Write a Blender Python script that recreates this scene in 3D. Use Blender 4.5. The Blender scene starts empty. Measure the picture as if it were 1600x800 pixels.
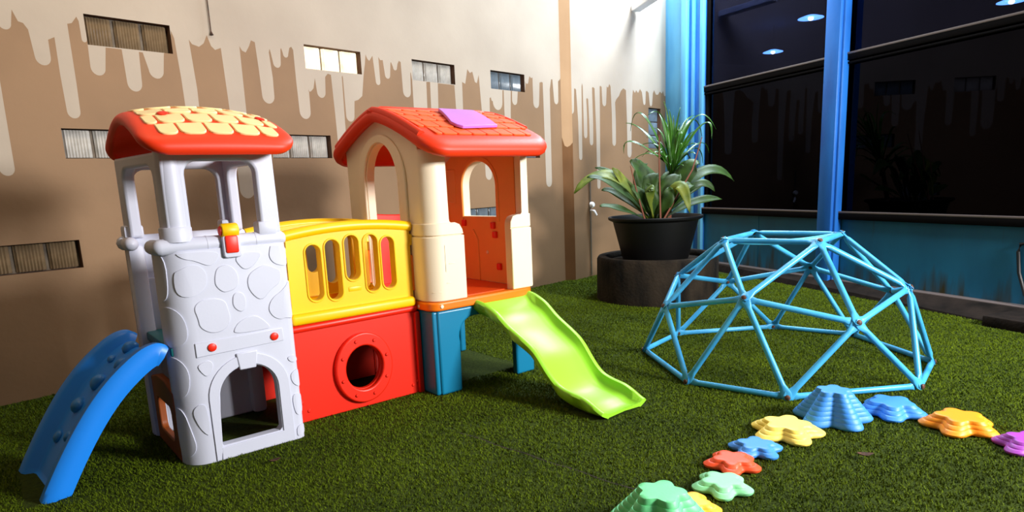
import bpy, bmesh, math, random
import numpy as np
from mathutils import Vector, Matrix
from mathutils.geometry import delaunay_2d_cdt

random.seed(7)
np.random.seed(7)
PI = math.pi
scene = bpy.context.scene
COL = scene.collection

# ------------------------------------------------------------------ camera
F_PX, CY, YAW, PITCH, ROLL = 1027.4, 484.06, 0.82902, 0.19057, 0.04236
fw = Vector((math.sin(YAW) * math.cos(PITCH), math.cos(YAW) * math.cos(PITCH), -math.sin(PITCH)))
rt = Vector((math.cos(YAW), -math.sin(YAW), 0.0))
dn = fw.cross(rt)
r2 = math.cos(ROLL) * rt + math.sin(ROLL) * dn
d2 = -math.sin(ROLL) * rt + math.cos(ROLL) * dn
cam_data = bpy.data.cameras.new('camera')
cam = bpy.data.objects.new('camera', cam_data)
COL.objects.link(cam)
cam.matrix_world = Matrix(((r2.x, -d2.x, -fw.x, 0), (r2.y, -d2.y, -fw.y, 0), (r2.z, -d2.z, -fw.z, 1.1), (0, 0, 0, 1)))
cam_data.sensor_width = 36.0
cam_data.lens = F_PX / 1600 * 36
cam_data.shift_y = (CY - 400) / 1600
cam_data.clip_start = 0.05
scene.camera = cam

# ------------------------------------------------------------------ world and lights
world = bpy.data.worlds.new('sky')
scene.world = world
world.use_nodes = True
wn = world.node_tree
bg = wn.nodes['Background']
bg.inputs['Color'].default_value = (0.86, 0.92, 1.0, 1)
bg.inputs['Strength'].default_value = 0.14

def area_light(name, loc, aim, size, power, color):
    d = bpy.data.lights.new(name, 'AREA'); d.shape = 'RECTANGLE'; d.size, d.size_y = size
    d.energy = power; d.color = color
    o = bpy.data.objects.new(name, d); COL.objects.link(o); o.location = loc
    o.rotation_euler = (Vector(loc) - Vector(aim)).to_track_quat('Z', 'Y').to_euler()
    return o
# daylight from the open yard side behind the viewer, the roof opening overhead, the bright glass corner, and a warm lamp over the left side
area_light('yard_daylight', (3.7, -3.0, 2.3), (1.9, 3.0, 0.8), (1.2, 0.9), 460, (1.0, 0.98, 0.96))
area_light('roof_opening_daylight', (5.0, 1.2, 4.9), (4.4, 1.8, 0.0), (2.6, 2.2), 115, (1.0, 0.97, 0.93))
area_light('corner_daylight', (7.0, 3.2, 4.7), (7.05, 3.75, 0.0), (1.2, 0.9), 300, (0.72, 0.86, 1.0))
area_light('warm_ceiling_lamp', (0.9, 3.0, 3.5), (1.1, 4.3, 1.6), (1.6, 0.4), 16, (1.0, 0.76, 0.48))

scene.view_settings.view_transform = 'Standard'
scene.view_settings.look = 'None'
scene.view_settings.exposure = 0.3
scene.view_settings.gamma = 1.0
scene.view_settings.use_curve_mapping = False
scene.cycles.use_denoising = True
scene.cycles.max_bounces = 6

# ------------------------------------------------------------------ materials
def lin(c):
    return tuple(((x / 255) / 12.92 if x <= 10.31475 else (((x / 255) + 0.055) / 1.055) ** 2.4) for x in c)

def new_mat(name):
    m = bpy.data.materials.new(name)
    m.use_nodes = True
    nt = m.node_tree
    return m, nt, nt.nodes['Principled BSDF']

def plastic(name, rgb, rough=0.38, bump=0.15, scale=60.0, vary=0.08, spec=0.5, metallic=0.0):
    """plain coloured surface with slight mottling and fine relief"""
    m, nt, b = new_mat(name)
    c = lin(rgb)
    tc = nt.nodes.new('ShaderNodeTexCoord')
    n1 = nt.nodes.new('ShaderNodeTexNoise'); n1.inputs['Scale'].default_value = 7.0; n1.inputs['Detail'].default_value = 4
    nt.links.new(tc.outputs['Object'], n1.inputs['Vector'])
    mix = nt.nodes.new('ShaderNodeMixRGB')
    mix.inputs['Color1'].default_value = tuple(max(0, x * (1 - vary)) for x in c) + (1,)
    mix.inputs['Color2'].default_value = tuple(min(1, x * (1 + vary)) for x in c) + (1,)
    nt.links.new(n1.outputs['Fac'], mix.inputs['Fac'])
    nt.links.new(mix.outputs['Color'], b.inputs['Base Color'])
    b.inputs['Roughness'].default_value = rough
    b.inputs['Specular IOR Level'].default_value = spec
    b.inputs['Metallic'].default_value = metallic
    if bump > 0:
        n2 = nt.nodes.new('ShaderNodeTexNoise'); n2.inputs['Scale'].default_value = scale; n2.inputs['Detail'].default_value = 3
        nt.links.new(tc.outputs['Object'], n2.inputs['Vector'])
        bp = nt.nodes.new('ShaderNodeBump'); bp.inputs['Strength'].default_value = bump; bp.inputs['Distance'].default_value = 0.002
        nt.links.new(n2.outputs['Fac'], bp.inputs['Height'])
        nt.links.new(bp.outputs['Normal'], b.inputs['Normal'])
    return m

def worn(name, rgb, rgb2, scale, lo, hi, rough=0.7, bump=0.3, bscale=40, stretch=(1, 1, 1), spec=0.4):
    """two-tone surface: stains and wear from stretched noise"""
    m, nt, b = new_mat(name)
    tc = nt.nodes.new('ShaderNodeTexCoord')
    mp = nt.nodes.new('ShaderNodeMapping'); mp.inputs['Scale'].default_value = stretch
    nt.links.new(tc.outputs['Object'], mp.inputs['Vector'])
    n1 = nt.nodes.new('ShaderNodeTexNoise'); n1.inputs['Scale'].default_value = scale; n1.inputs['Detail'].default_value = 8
    nt.links.new(mp.outputs['Vector'], n1.inputs['Vector'])
    cr = nt.nodes.new('ShaderNodeValToRGB')
    cr.color_ramp.elements[0].position = lo; cr.color_ramp.elements[0].color = lin(rgb) + (1,)
    cr.color_ramp.elements[1].position = hi; cr.color_ramp.elements[1].color = lin(rgb2) + (1,)
    nt.links.new(n1.outputs['Fac'], cr.inputs['Fac'])
    nt.links.new(cr.outputs['Color'], b.inputs['Base Color'])
    b.inputs['Roughness'].default_value = rough
    b.inputs['Specular IOR Level'].default_value = spec
    n2 = nt.nodes.new('ShaderNodeTexNoise'); n2.inputs['Scale'].default_value = bscale; n2.inputs['Detail'].default_value = 5
    nt.links.new(tc.outputs['Object'], n2.inputs['Vector'])
    bp = nt.nodes.new('ShaderNodeBump'); bp.inputs['Strength'].default_value = bump; bp.inputs['Distance'].default_value = 0.006
    nt.links.new(n2.outputs['Fac'], bp.inputs['Height'])
    nt.links.new(bp.outputs['Normal'], b.inputs['Normal'])
    return m

def emitter(name, rgb, strength):
    m, nt, b = new_mat(name)
    b.inputs['Base Color'].default_value = lin(rgb) + (1,)
    b.inputs['Emission Color'].default_value = lin(rgb) + (1,)
    b.inputs['Emission Strength'].default_value = strength
    return m

def tinted_glass(name, tint, refl, rough=0.02):
    m, nt, b = new_mat(name)
    nt.nodes.remove(b)
    out = nt.nodes['Material Output']
    lwt = nt.nodes.new('ShaderNodeLayerWeight'); lwt.inputs['Blend'].default_value = 0.5
    pw = nt.nodes.new('ShaderNodeMath'); pw.operation = 'POWER'; pw.inputs[1].default_value = 4.0; nt.links.new(lwt.outputs['Facing'], pw.inputs[0])
    fr = nt.nodes.new('ShaderNodeMath'); fr.operation = 'MULTIPLY_ADD'; fr.inputs[1].default_value = 0.9; fr.inputs[2].default_value = 0.05; nt.links.new(pw.outputs[0], fr.inputs[0])
    tr = nt.nodes.new('ShaderNodeBsdfTransparent'); tr.inputs['Color'].default_value = tint + (1,)
    gl = nt.nodes.new('ShaderNodeBsdfGlossy'); gl.inputs['Color'].default_value = refl + (1,); gl.inputs['Roughness'].default_value = rough
    mx = nt.nodes.new('ShaderNodeMixShader')
    nt.links.new(fr.outputs[0], mx.inputs['Fac'])
    nt.links.new(tr.outputs['BSDF'], mx.inputs[1]); nt.links.new(gl.outputs['BSDF'], mx.inputs[2])
    nt.links.new(mx.outputs['Shader'], out.inputs['Surface'])
    return m

M = {}
M['cream'] = worn('cream_wall_paint', (178, 165, 149), (164, 151, 136), 1.6, 0.35, 0.75, 0.75, 0.12, 30)
M['taupe'] = worn('taupe_wall_paint', (142, 112, 82), (124, 97, 70), 1.3, 0.35, 0.75, 0.7, 0.12, 30)
M['peach_strip'] = worn('warm_lit_peach_strip', (206, 170, 132), (190, 154, 118), 1.6, 0.35, 0.75, 0.75, 0.12, 30)  # cream wall tone with warm lamp light put into the colour
M['tan_strip'] = worn('warm_lit_tan_strip', (132, 92, 54), (112, 76, 44), 1.6, 0.35, 0.75, 0.75, 0.12, 30)  # taupe tone of the same face, warm lamp light put in
M['reveal'] = worn('window_reveal', (98, 68, 48), (70, 46, 32), 6, 0.4, 0.7, 0.8, 0.3, 50)
M['mortar'] = worn('mortar', (120, 110, 98), (84, 76, 68), 14, 0.4, 0.7, 0.9, 0.5, 60)
M['grey'] = plastic('light_grey_plastic', (206, 209, 226), 0.45, 0.1, 90, 0.03)
M['bounce_lining'] = plastic('orange_bounce_light_plastic', (248, 168, 78), 0.5, 0.1, 90, 0.05)  # orange bounce light inside the house, put into the plastic colour
M['house'] = plastic('cream_plastic', (243, 226, 196), 0.45, 0.1, 90, 0.03)
M['red_roof'] = plastic('orange_red_plastic', (234, 52, 4), 0.5, 0.08, 60, 0.05)
M['tile_pale'] = plastic('highlight_yellow_tile_plastic', (250, 220, 158), 0.36, 0.08, 60, 0.1)  # overhead highlight on the tower tiles put into their base colour
M['tile_orange'] = plastic('orange_tile_plastic', (242, 92, 30), 0.5, 0.08, 60, 0.06)
M['red'] = plastic('red_plastic', (238, 36, 6), 0.42, 0.08, 60, 0.05)
M['yellow'] = plastic('yellow_plastic', (252, 200, 2), 0.4, 0.08, 60, 0.03)
M['orange'] = plastic('orange_plastic', (246, 122, 14), 0.36, 0.08, 60, 0.05)
M['orange_floor'] = plastic('red_orange_floor_plastic', (240, 80, 18), 0.36, 0.08, 60, 0.05)
M['amber'] = plastic('brown_orange_plastic', (150, 74, 26), 0.5, 0.08, 60, 0.05)
M['teal'] = plastic('teal_blue_plastic', (16, 122, 162), 0.34, 0.08, 60, 0.05)
M['deck'] = plastic('dark_teal_plastic', (22, 104, 110), 0.4, 0.08, 60, 0.05)
M['lime'] = plastic('lime_plastic', (146, 214, 44), 0.42, 0.06, 60, 0.03)
M['climber'] = plastic('bright_blue_plastic', (26, 136, 244), 0.4, 0.06, 60, 0.04)
M['hold'] = plastic('climbing_hold_plastic', (40, 128, 206), 0.35, 0.06, 60, 0.05)
M['purple'] = plastic('violet_board', (196, 120, 222), 0.4, 0.08, 60, 0.08)
M['tube'] = worn('sky_blue_enamel', (72, 172, 222), (50, 142, 202), 5, 0.45, 0.75, 0.35, 0.1, 60)
M['tube_worn'] = worn('chipped_blue_enamel', (84, 190, 224), (140, 150, 156), 22, 0.6, 0.68, 0.4, 0.2, 60)
M['bolt'] = worn('rusty_bolt', (104, 66, 50), (60, 36, 28), 60, 0.4, 0.6, 0.6, 0.3, 90)
M['steel'] = plastic('dull_steel', (150, 146, 140), 0.35, 0.1, 90, 0.1, metallic=0.8)
M['concrete'] = worn('stained_dark_concrete', (46, 38, 29), (9, 8, 7), 7, 0.38, 0.66, 0.9, 0.9, 45, (1, 1, 0.35), 0.2)
M['curb'] = worn('dark_curb_concrete', (40, 33, 29), (19, 16, 14), 7, 0.35, 0.7, 0.9, 0.7, 45, (1, 1, 1), 0.1)
M['pot'] = plastic('black_pot_plastic', (9, 9, 10), 0.5, 0.2, 50, 0.3, 0.3)
M['soil'] = worn('dark_soil', (46, 34, 24), (20, 15, 10), 30, 0.4, 0.6, 0.95, 1.0, 80)
M['leaf'] = worn('broad_leaf_green', (48, 80, 16), (22, 46, 8), 9, 0.35, 0.7, 0.55, 0.2, 60)
M['leaf_y'] = worn('yellowing_leaf_green', (112, 122, 34), (58, 84, 18), 9, 0.35, 0.7, 0.55, 0.2, 60)
M['spike'] = worn('strap_leaf_green', (58, 112, 20), (24, 66, 14), 12, 0.35, 0.7, 0.3, 0.15, 60)
M['stalk'] = plastic('reddish_stalk', (120, 66, 46), 0.6, 0.2, 60, 0.2)
M['blue_steel'] = worn('blue_painted_steel', (40, 122, 216), (30, 96, 186), 6, 0.4, 0.75, 0.4, 0.15, 30, (1, 1, 0.25))
M['pale_blue'] = worn('pale_blue_painted_panel', (106, 190, 238), (84, 168, 226), 4, 0.4, 0.75, 0.45, 0.1, 30, (1, 1, 0.3))
M['blue_panel'] = worn('teal_blue_sheet_metal', (34, 126, 164), (26, 104, 140), 3, 0.4, 0.75, 0.5, 0.12, 25, (1, 1, 0.4))
def streaked(name, rgb, rgb2, stain):
    m = worn(name, rgb, rgb2, 3, 0.4, 0.75, 0.5, 0.12, 25, (1, 1, 0.4)); nt = m.node_tree; b = nt.nodes['Principled BSDF']
    src = b.inputs['Base Color'].links[0].from_socket
    tc = nt.nodes.new('ShaderNodeTexCoord'); mp = nt.nodes.new('ShaderNodeMapping'); mp.inputs['Scale'].default_value = (7, 7, 0.8)
    nz = nt.nodes.new('ShaderNodeTexNoise'); nz.inputs['Scale'].default_value = 2.2; nz.inputs['Detail'].default_value = 7
    nt.links.new(tc.outputs['Object'], mp.inputs['Vector']); nt.links.new(mp.outputs['Vector'], nz.inputs['Vector'])
    sx = nt.nodes.new('ShaderNodeSeparateXYZ'); nt.links.new(tc.outputs['Object'], sx.inputs['Vector'])
    h = nt.nodes.new('ShaderNodeMapRange'); h.inputs['From Min'].default_value = 0.08; h.inputs['From Max'].default_value = 0.34; h.inputs['To Min'].default_value = 0.22; h.inputs['To Max'].default_value = -0.12
    nt.links.new(sx.outputs['Z'], h.inputs['Value'])
    ad = nt.nodes.new('ShaderNodeMath'); nt.links.new(nz.outputs['Fac'], ad.inputs[0]); nt.links.new(h.outputs['Result'], ad.inputs[1])
    r = nt.nodes.new('ShaderNodeMapRange'); r.inputs['From Min'].default_value = 0.52; r.inputs['From Max'].default_value = 0.86; nt.links.new(ad.outputs[0], r.inputs['Value'])
    mx = nt.nodes.new('ShaderNodeMixRGB'); mx.inputs['Color2'].default_value = lin(stain) + (1,)
    nt.links.new(r.outputs['Result'], mx.inputs['Fac']); nt.links.new(src, mx.inputs['Color1']); nt.links.new(mx.outputs['Color'], b.inputs['Base Color'])
    return m
M['blue_panel'] = streaked('rust_streaked_teal_sheet_metal', (24, 104, 140), (18, 86, 120), (52, 48, 22))
M['dark_frame'] = plastic('black_window_frame', (15, 13, 14), 0.7, 0.1, 60, 0.1, 0.04)
M['metal_edge'] = plastic('grey_metal_edge', (104, 94, 92), 0.35, 0.05, 60, 0.1)
M['white'] = plastic('white_paint', (244, 244, 246), 0.6, 0.1, 40, 0.02)
M['room'] = plastic('dim_room_paint', (60, 62, 74), 0.8, 0.05, 20, 0.05)
M['lamp_glow'] = emitter('lamp_diffuser', (150, 205, 255), 60.0)
M['lamp_core'] = emitter('lamp_core', (255, 240, 220), 160.0)
M['glass_up'] = tinted_glass('upper_tinted_glass', (0.10, 0.12, 0.18), (0.17, 0.18, 0.36))
M['glass_low'] = tinted_glass('lower_black_glass', (0.03, 0.03, 0.04), (0.12, 0.12, 0.17))
M['cable'] = plastic('black_cable_rubber', (16, 16, 18), 0.5, 0.1, 60, 0.1)
M['dry'] = worn('dry_leaf_brown', (84, 52, 34), (30, 20, 15), 40, 0.4, 0.6, 0.8, 0.4, 60)
for nm, c in (('s_blue', (58, 140, 226)), ('s_orange', (250, 150, 12)), ('s_purple', (160, 62, 178)), ('s_yellow', (255, 222, 98)),
              ('s_red', (248, 82, 36)), ('s_green', (110, 220, 146))):
    M[nm] = plastic('stone_' + nm[2:], c, 0.5, 0.2, 120, 0.03)
M['s_green2'] = plastic('stone_mint', (142, 226, 164), 0.5, 0.2, 120, 0.03)
M['s_amber'] = plastic('stone_amber', (255, 184, 46), 0.5, 0.2, 120, 0.03)

def block_glass(name, rgb, emit=0.0):
    m, nt, b = new_mat(name)
    tc = nt.nodes.new('ShaderNodeTexCoord')
    n1 = nt.nodes.new('ShaderNodeTexNoise'); n1.inputs['Scale'].default_value = 9; n1.inputs['Detail'].default_value = 4
    nt.links.new(tc.outputs['Object'], n1.inputs['Vector'])
    cr = nt.nodes.new('ShaderNodeValToRGB')
    c = lin(rgb)
    cr.color_ramp.elements[0].position = 0.35; cr.color_ramp.elements[0].color = tuple(x * 0.6 for x in c) + (1,)
    cr.color_ramp.elements[1].position = 0.65; cr.color_ramp.elements[1].color = c + (1,)
    nt.links.new(n1.outputs['Fac'], cr.inputs['Fac'])
    nt.links.new(cr.outputs['Color'], b.inputs['Base Color'])
    b.inputs['Roughness'].default_value = 0.12
    if emit:
        nt.links.new(cr.outputs['Color'], b.inputs['Emission Color'])
        b.inputs['Emission Strength'].default_value = emit
    return m
M['gb_brown'] = block_glass('brownish_glass_block', (134, 114, 88))
M['gb_lit'] = block_glass('daylit_glass_block', (255, 236, 196), 1.1)
M['gb_grey'] = block_glass('grey_glass_block', (206, 204, 198))
M['gb_blue'] = block_glass('bluish_glass_block', (120, 136, 150))

# turf
def turf_mat(name, c_dark, c_light, rough=0.9):
    m, nt, b = new_mat(name)
    tc = nt.nodes.new('ShaderNodeTexCoord')
    n1 = nt.nodes.new('ShaderNodeTexNoise'); n1.inputs['Scale'].default_value = 55; n1.inputs['Detail'].default_value = 6; n1.inputs['Roughness'].default_value = 0.7
    n3 = nt.nodes.new('ShaderNodeTexNoise'); n3.inputs['Scale'].default_value = 2.2; n3.inputs['Detail'].default_value = 4
    nt.links.new(tc.outputs['Object'], n1.inputs['Vector']); nt.links.new(tc.outputs['Object'], n3.inputs['Vector'])
    ad = nt.nodes.new('ShaderNodeMath'); ad.operation = 'MULTIPLY_ADD'; ad.inputs[1].default_value = 0.45
    nt.links.new(n3.outputs['Fac'], ad.inputs[0]); nt.links.new(n1.outputs['Fac'], ad.inputs[2])
    cr = nt.nodes.new('ShaderNodeValToRGB')
    cr.color_ramp.elements[0].position = 0.5; cr.color_ramp.elements[0].color = lin(c_dark) + (1,)
    cr.color_ramp.elements[1].position = 0.95; cr.color_ramp.elements[1].color = lin(c_light) + (1,)
    nt.links.new(ad.outputs[0], cr.inputs['Fac'])
    nt.links.new(cr.outputs['Color'], b.inputs['Base Color'])
    b.inputs['Roughness'].default_value = rough
    b.inputs['Specular IOR Level'].default_value = 0.2
    bp = nt.nodes.new('ShaderNodeBump'); bp.inputs['Strength'].default_value = 0.9; bp.inputs['Distance'].default_value = 0.02
    nt.links.new(n1.outputs['Fac'], bp.inputs['Height']); nt.links.new(bp.outputs['Normal'], b.inputs['Normal'])
    return m
M['turf'] = turf_mat('turf_backing', (32, 46, 2), (68, 84, 5))
M['blade'] = turf_mat('turf_blades', (60, 82, 2), (114, 134, 8), 0.85)

# ------------------------------------------------------------------ mesh helpers
def finish(o, smooth=True, ang=40):
    me = o.data
    if smooth:
        me.shade_smooth()
        me.set_sharp_from_angle(angle=math.radians(ang))
    return o

def obj(name, verts, faces, mat, parent=None, smooth=True, ang=40, recalc=True, bevel=0.0, bseg=2):
    me = bpy.data.meshes.new(name)
    me.from_pydata([tuple(v) for v in verts], [], faces)
    if recalc:
        bm = bmesh.new(); bm.from_mesh(me)
        bmesh.ops.recalc_face_normals(bm, faces=bm.faces)
        bm.to_mesh(me); bm.free()
    for m in (mat if isinstance(mat, (list, tuple)) else [mat]):
        me.materials.append(m)
    o = bpy.data.objects.new(name, me)
    COL.objects.link(o)
    if parent: o.parent = parent
    finish(o, smooth, ang)
    if bevel > 0:
        md = o.modifiers.new('edge_round', 'BEVEL')
        md.width = bevel; md.segments = bseg; md.limit_method = 'ANGLE'; md.angle_limit = math.radians(35)
        md.harden_normals = False
    return o

def from_bm(name, bm, mat, parent=None, smooth=True, ang=40):
    me = bpy.data.meshes.new(name)
    bmesh.ops.recalc_face_normals(bm, faces=bm.faces)
    bm.to_mesh(me); bm.free()
    me.materials.append(mat)
    o = bpy.data.objects.new(name, me)
    COL.objects.link(o)
    if parent: o.parent = parent
    return finish(o, smooth, ang)

def empty(name, loc=(0, 0, 0), rz=0.0):
    o = bpy.data.objects.new(name, None)
    o.empty_display_size = 0.2
    o.location = loc; o.rotation_euler = (0, 0, rz)
    COL.objects.link(o)
    return o

def tag(o, label=None, cat=None, group=None, kind=None):
    if label: o['label'] = label
    if cat: o['category'] = cat
    if group: o['group'] = group
    if kind: o['kind'] = kind
    return o

def rbox(name, a, b, mat, parent=None, bev=0.006, seg=2, fn=None):
    """rounded box between corners a and b; fn maps points"""
    bm = bmesh.new()
    bmesh.ops.create_cube(bm, size=1.0)
    for v in bm.verts:
        v.co = Vector([a[i] + (b[i] - a[i]) * (v.co[i] + 0.5) for i in range(3)])
    if bev > 0:
        bmesh.ops.bevel(bm, geom=list(bm.edges), offset=bev, segments=seg, affect='EDGES', profile=0.5)
    if fn:
        for v in bm.verts: v.co = Vector(fn(v.co))
    return from_bm(name, bm, mat, parent)

def inside(poly, x, y):
    c = False; n = len(poly); j = n - 1
    for i in range(n):
        xi, yi = poly[i]; xj, yj = poly[j]
        if (yi > y) != (yj > y) and x < (xj - xi) * (y - yi) / (yj - yi) + xi: c = not c
        j = i
    return c

def cdt(loops, lines=()):
    vs, es = [], []
    for lp in loops:
        o = len(vs); n = len(lp)
        vs += [Vector((p[0], p[1])) for p in lp]
        es += [(o + i, o + (i + 1) % n) for i in range(n)]
    for ln in lines:
        o = len(vs)
        vs += [Vector((p[0], p[1])) for p in ln]
        es += [(o + i, o + i + 1) for i in range(len(ln) - 1)]
    r = delaunay_2d_cdt(vs, es, [], 0, 1e-6)
    return r[0], r[2]

def panel(name, outline, holes, mapf, thick, mat, parent=None, wlines=(), bevel=0.004, d0=0.0, bseg=2, zlines=()):
    """plate cut to an outline with holes, mapped onto a (curved) surface: mapf(w, z, depth)"""
    ws = [p[0] for p in outline]; zs = [p[1] for p in outline]
    lines = [[(w, min(zs) - 0.01), (w, max(zs) + 0.01)] for w in wlines if min(ws) < w < max(ws)]
    lines += [[(min(ws) - 0.01, z), (max(ws) + 0.01, z)] for z in zlines if min(zs) < z < max(zs)]
    vs, fs = cdt([outline] + list(holes), lines)
    keep = []
    for f in fs:
        cx = sum(vs[i].x for i in f) / len(f); cy = sum(vs[i].y for i in f) / len(f)
        if inside(outline, cx, cy) and not any(inside(h, cx, cy) for h in holes): keep.append(list(f))
    used = sorted({i for f in keep for i in f}); idx = {k: n for n, k in enumerate(used)}
    n = len(used)
    V = [mapf(vs[k].x, vs[k].y, d0) for k in used] + [mapf(vs[k].x, vs[k].y, d0 + thick) for k in used]
    Fc, cnt = [], {}
    for f in keep:
        g = [idx[i] for i in f]
        Fc.append(g); Fc.append([i + n for i in reversed(g)])
        for i in range(len(g)):
            e = (g[i], g[(i + 1) % len(g)])
            cnt[e] = cnt.get(e, 0) + 1
    for (a, b_) in cnt:
        if (b_, a) not in cnt: Fc.append([b_, a, a + n, b_ + n])
    me = bpy.data.meshes.new(name)
    me.from_pydata([tuple(v) for v in V], [], Fc)
    bm = bmesh.new(); bm.from_mesh(me)
    bmesh.ops.recalc_face_normals(bm, faces=bm.faces)
    bmesh.ops.dissolve_limit(bm, angle_limit=math.radians(1.0), verts=bm.verts, edges=bm.edges)
    bm.to_mesh(me); bm.free()
    me.materials.append(mat)
    o = bpy.data.objects.new(name, me); COL.objects.link(o)
    if parent: o.parent = parent
    finish(o, True, 38)
    if bevel > 0:
        md = o.modifiers.new('edge_round', 'BEVEL'); md.width = bevel; md.segments = bseg
        md.limit_method = 'ANGLE'; md.angle_limit = math.radians(45)
    return o

def chaikin(pts, it=2, closed=True):
    for _ in range(it):
        out = []; n = len(pts)
        for i in range(n if closed else n - 1):
            p, q = pts[i], pts[(i + 1) % n]
            out.append((p[0] * .75 + q[0] * .25, p[1] * .75 + q[1] * .25))
            out.append((p[0] * .25 + q[0] * .75, p[1] * .25 + q[1] * .75))
        pts = out
    return pts

def rrect(x0, x1, y0, y1, r, n=5):
    pts = []
    for cx, cy, a0 in ((x1 - r, y0 + r, -PI / 2), (x1 - r, y1 - r, 0), (x0 + r, y1 - r, PI / 2), (x0 + r, y0 + r, PI)):
        for i in range(n + 1):
            a = a0 + PI / 2 * i / n
            pts.append((cx + r * math.cos(a), cy + r * math.sin(a)))
    return pts

def ellipse(cx, cy, rx, ry, n=32, a0=0.0, a1=2 * PI, closed=True):
    m = n if closed else n + 1
    return [(cx + rx * math.cos(a0 + (a1 - a0) * i / n), cy + ry * math.sin(a0 + (a1 - a0) * i / n)) for i in range(m)]

def loft(name, rings, mat, parent=None, closed=True, caps=True, ang=40, bevel=0):
    """skin a list of equally long rings"""
    n = len(rings[0]); V = [p for r in rings for p in r]; Fc = []
    for i in range(len(rings) - 1):
        for j in range(n if closed else n - 1):
            k = (j + 1) % n
            Fc.append([i * n + j, i * n + k, (i + 1) * n + k, (i + 1) * n + j])
    if caps and closed:
        Fc.append(list(range(n))[::-1]); Fc.append([(len(rings) - 1) * n + j for j in range(n)])
    return obj(name, V, Fc, mat, parent, True, ang, True, bevel)

def frame_of(d, hint=Vector((0, 0, 1))):
    d = d.normalized()
    x = d.cross(hint)
    if x.length < 1e-4: x = d.cross(Vector((1, 0, 0)))
    x.normalize(); y = x.cross(d).normalized()
    return x, y

def tube_path(name, pts, rad, mat, parent=None, seg=8, rads=None):
    pts = [Vector(p) for p in pts]; rings = []
    for i, p in enumerate(pts):
        d = (pts[min(i + 1, len(pts) - 1)] - pts[max(i - 1, 0)])
        x, y = frame_of(d)
        r = rads[i] if rads else rad
        rings.append([p + x * (r * math.cos(2 * PI * k / seg)) + y * (r * math.sin(2 * PI * k / seg)) for k in range(seg)])
    return loft(name, rings, mat, parent)

def lathe(name, prof, center, mat, parent=None, seg=40, caps=True, ang=35):
    rings = [[(center[0] + r * math.cos(2 * PI * k / seg), center[1] + r * math.sin(2 * PI * k / seg), center[2] + z) for k in range(seg)] for r, z in prof]
    return loft(name, rings, mat, parent, True, caps, ang)

def disc_bolt(name, p, nrm, r, h, mat, parent=None, seg=10):
    p = Vector(p); nrm = Vector(nrm).normalized(); x, y = frame_of(nrm, Vector((0.3, 0.2, 1)))
    rings = []
    for rr, hh in ((r, -h * 0.2), (r, h * 0.6), (r * 0.75, h), (r * 0.1, h * 1.05)):
        rings.append([p + nrm * hh + x * (rr * math.cos(2 * PI * k / seg)) + y * (rr * math.sin(2 * PI * k / seg)) for k in range(seg)])
    return loft(name, rings, mat, parent)

def lerp(tab, x):
    xs = [a for a, _ in tab]
    return float(np.interp(x, xs, [b for _, b in tab]))

# ------------------------------------------------------------------ the setting: floor
AG = 0.45744                                     # direction of the glass wall
GD = Vector((math.sin(AG), math.cos(AG), 0)); GN = Vector((math.cos(AG), -math.sin(AG), 0))
def gw(d, n, z): return GD * d + GN * n + Vector((0, 0, z))
YB, YS = 4.48, 4.40                              # main back wall, stepped right part
XSTEP = 5.80; XEND = 7.888
GP = 5.07                                        # glass plane

fl = [(-3.5, -3.2), (gw(-3.0, 5.2, 0).x, gw(-3.0, 5.2, 0).y), (gw(7.3, 5.2, 0).x, gw(7.3, 5.2, 0).y), (XEND + 0.1, 4.6), (-3.5, 4.6)]
floor = obj('floor', [(x, y, 0) for x, y in fl] + [(x, y, -0.08) for x, y in fl],
            [[0, 1, 2, 3, 4], [9, 8, 7, 6, 5]] + [[i, (i + 1) % 5, (i + 1) % 5 + 5, i + 5] for i in range(5)], M['turf'], smooth=False)
tag(floor, 'green artificial turf floor of the play yard', kind='structure')

STONE_SPOTS = [(3.00, 0.84, .16), (3.24, 0.66, .15), (3.20, 0.40, .15), (3.10, 0.16, .13), (2.72, 0.94, .15), (2.47, 0.97, .11), (2.283, 0.985, .11), (2.085, 0.935, .11), (1.87, 0.96, .11), (1.69, 0.95, .19)]
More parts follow.
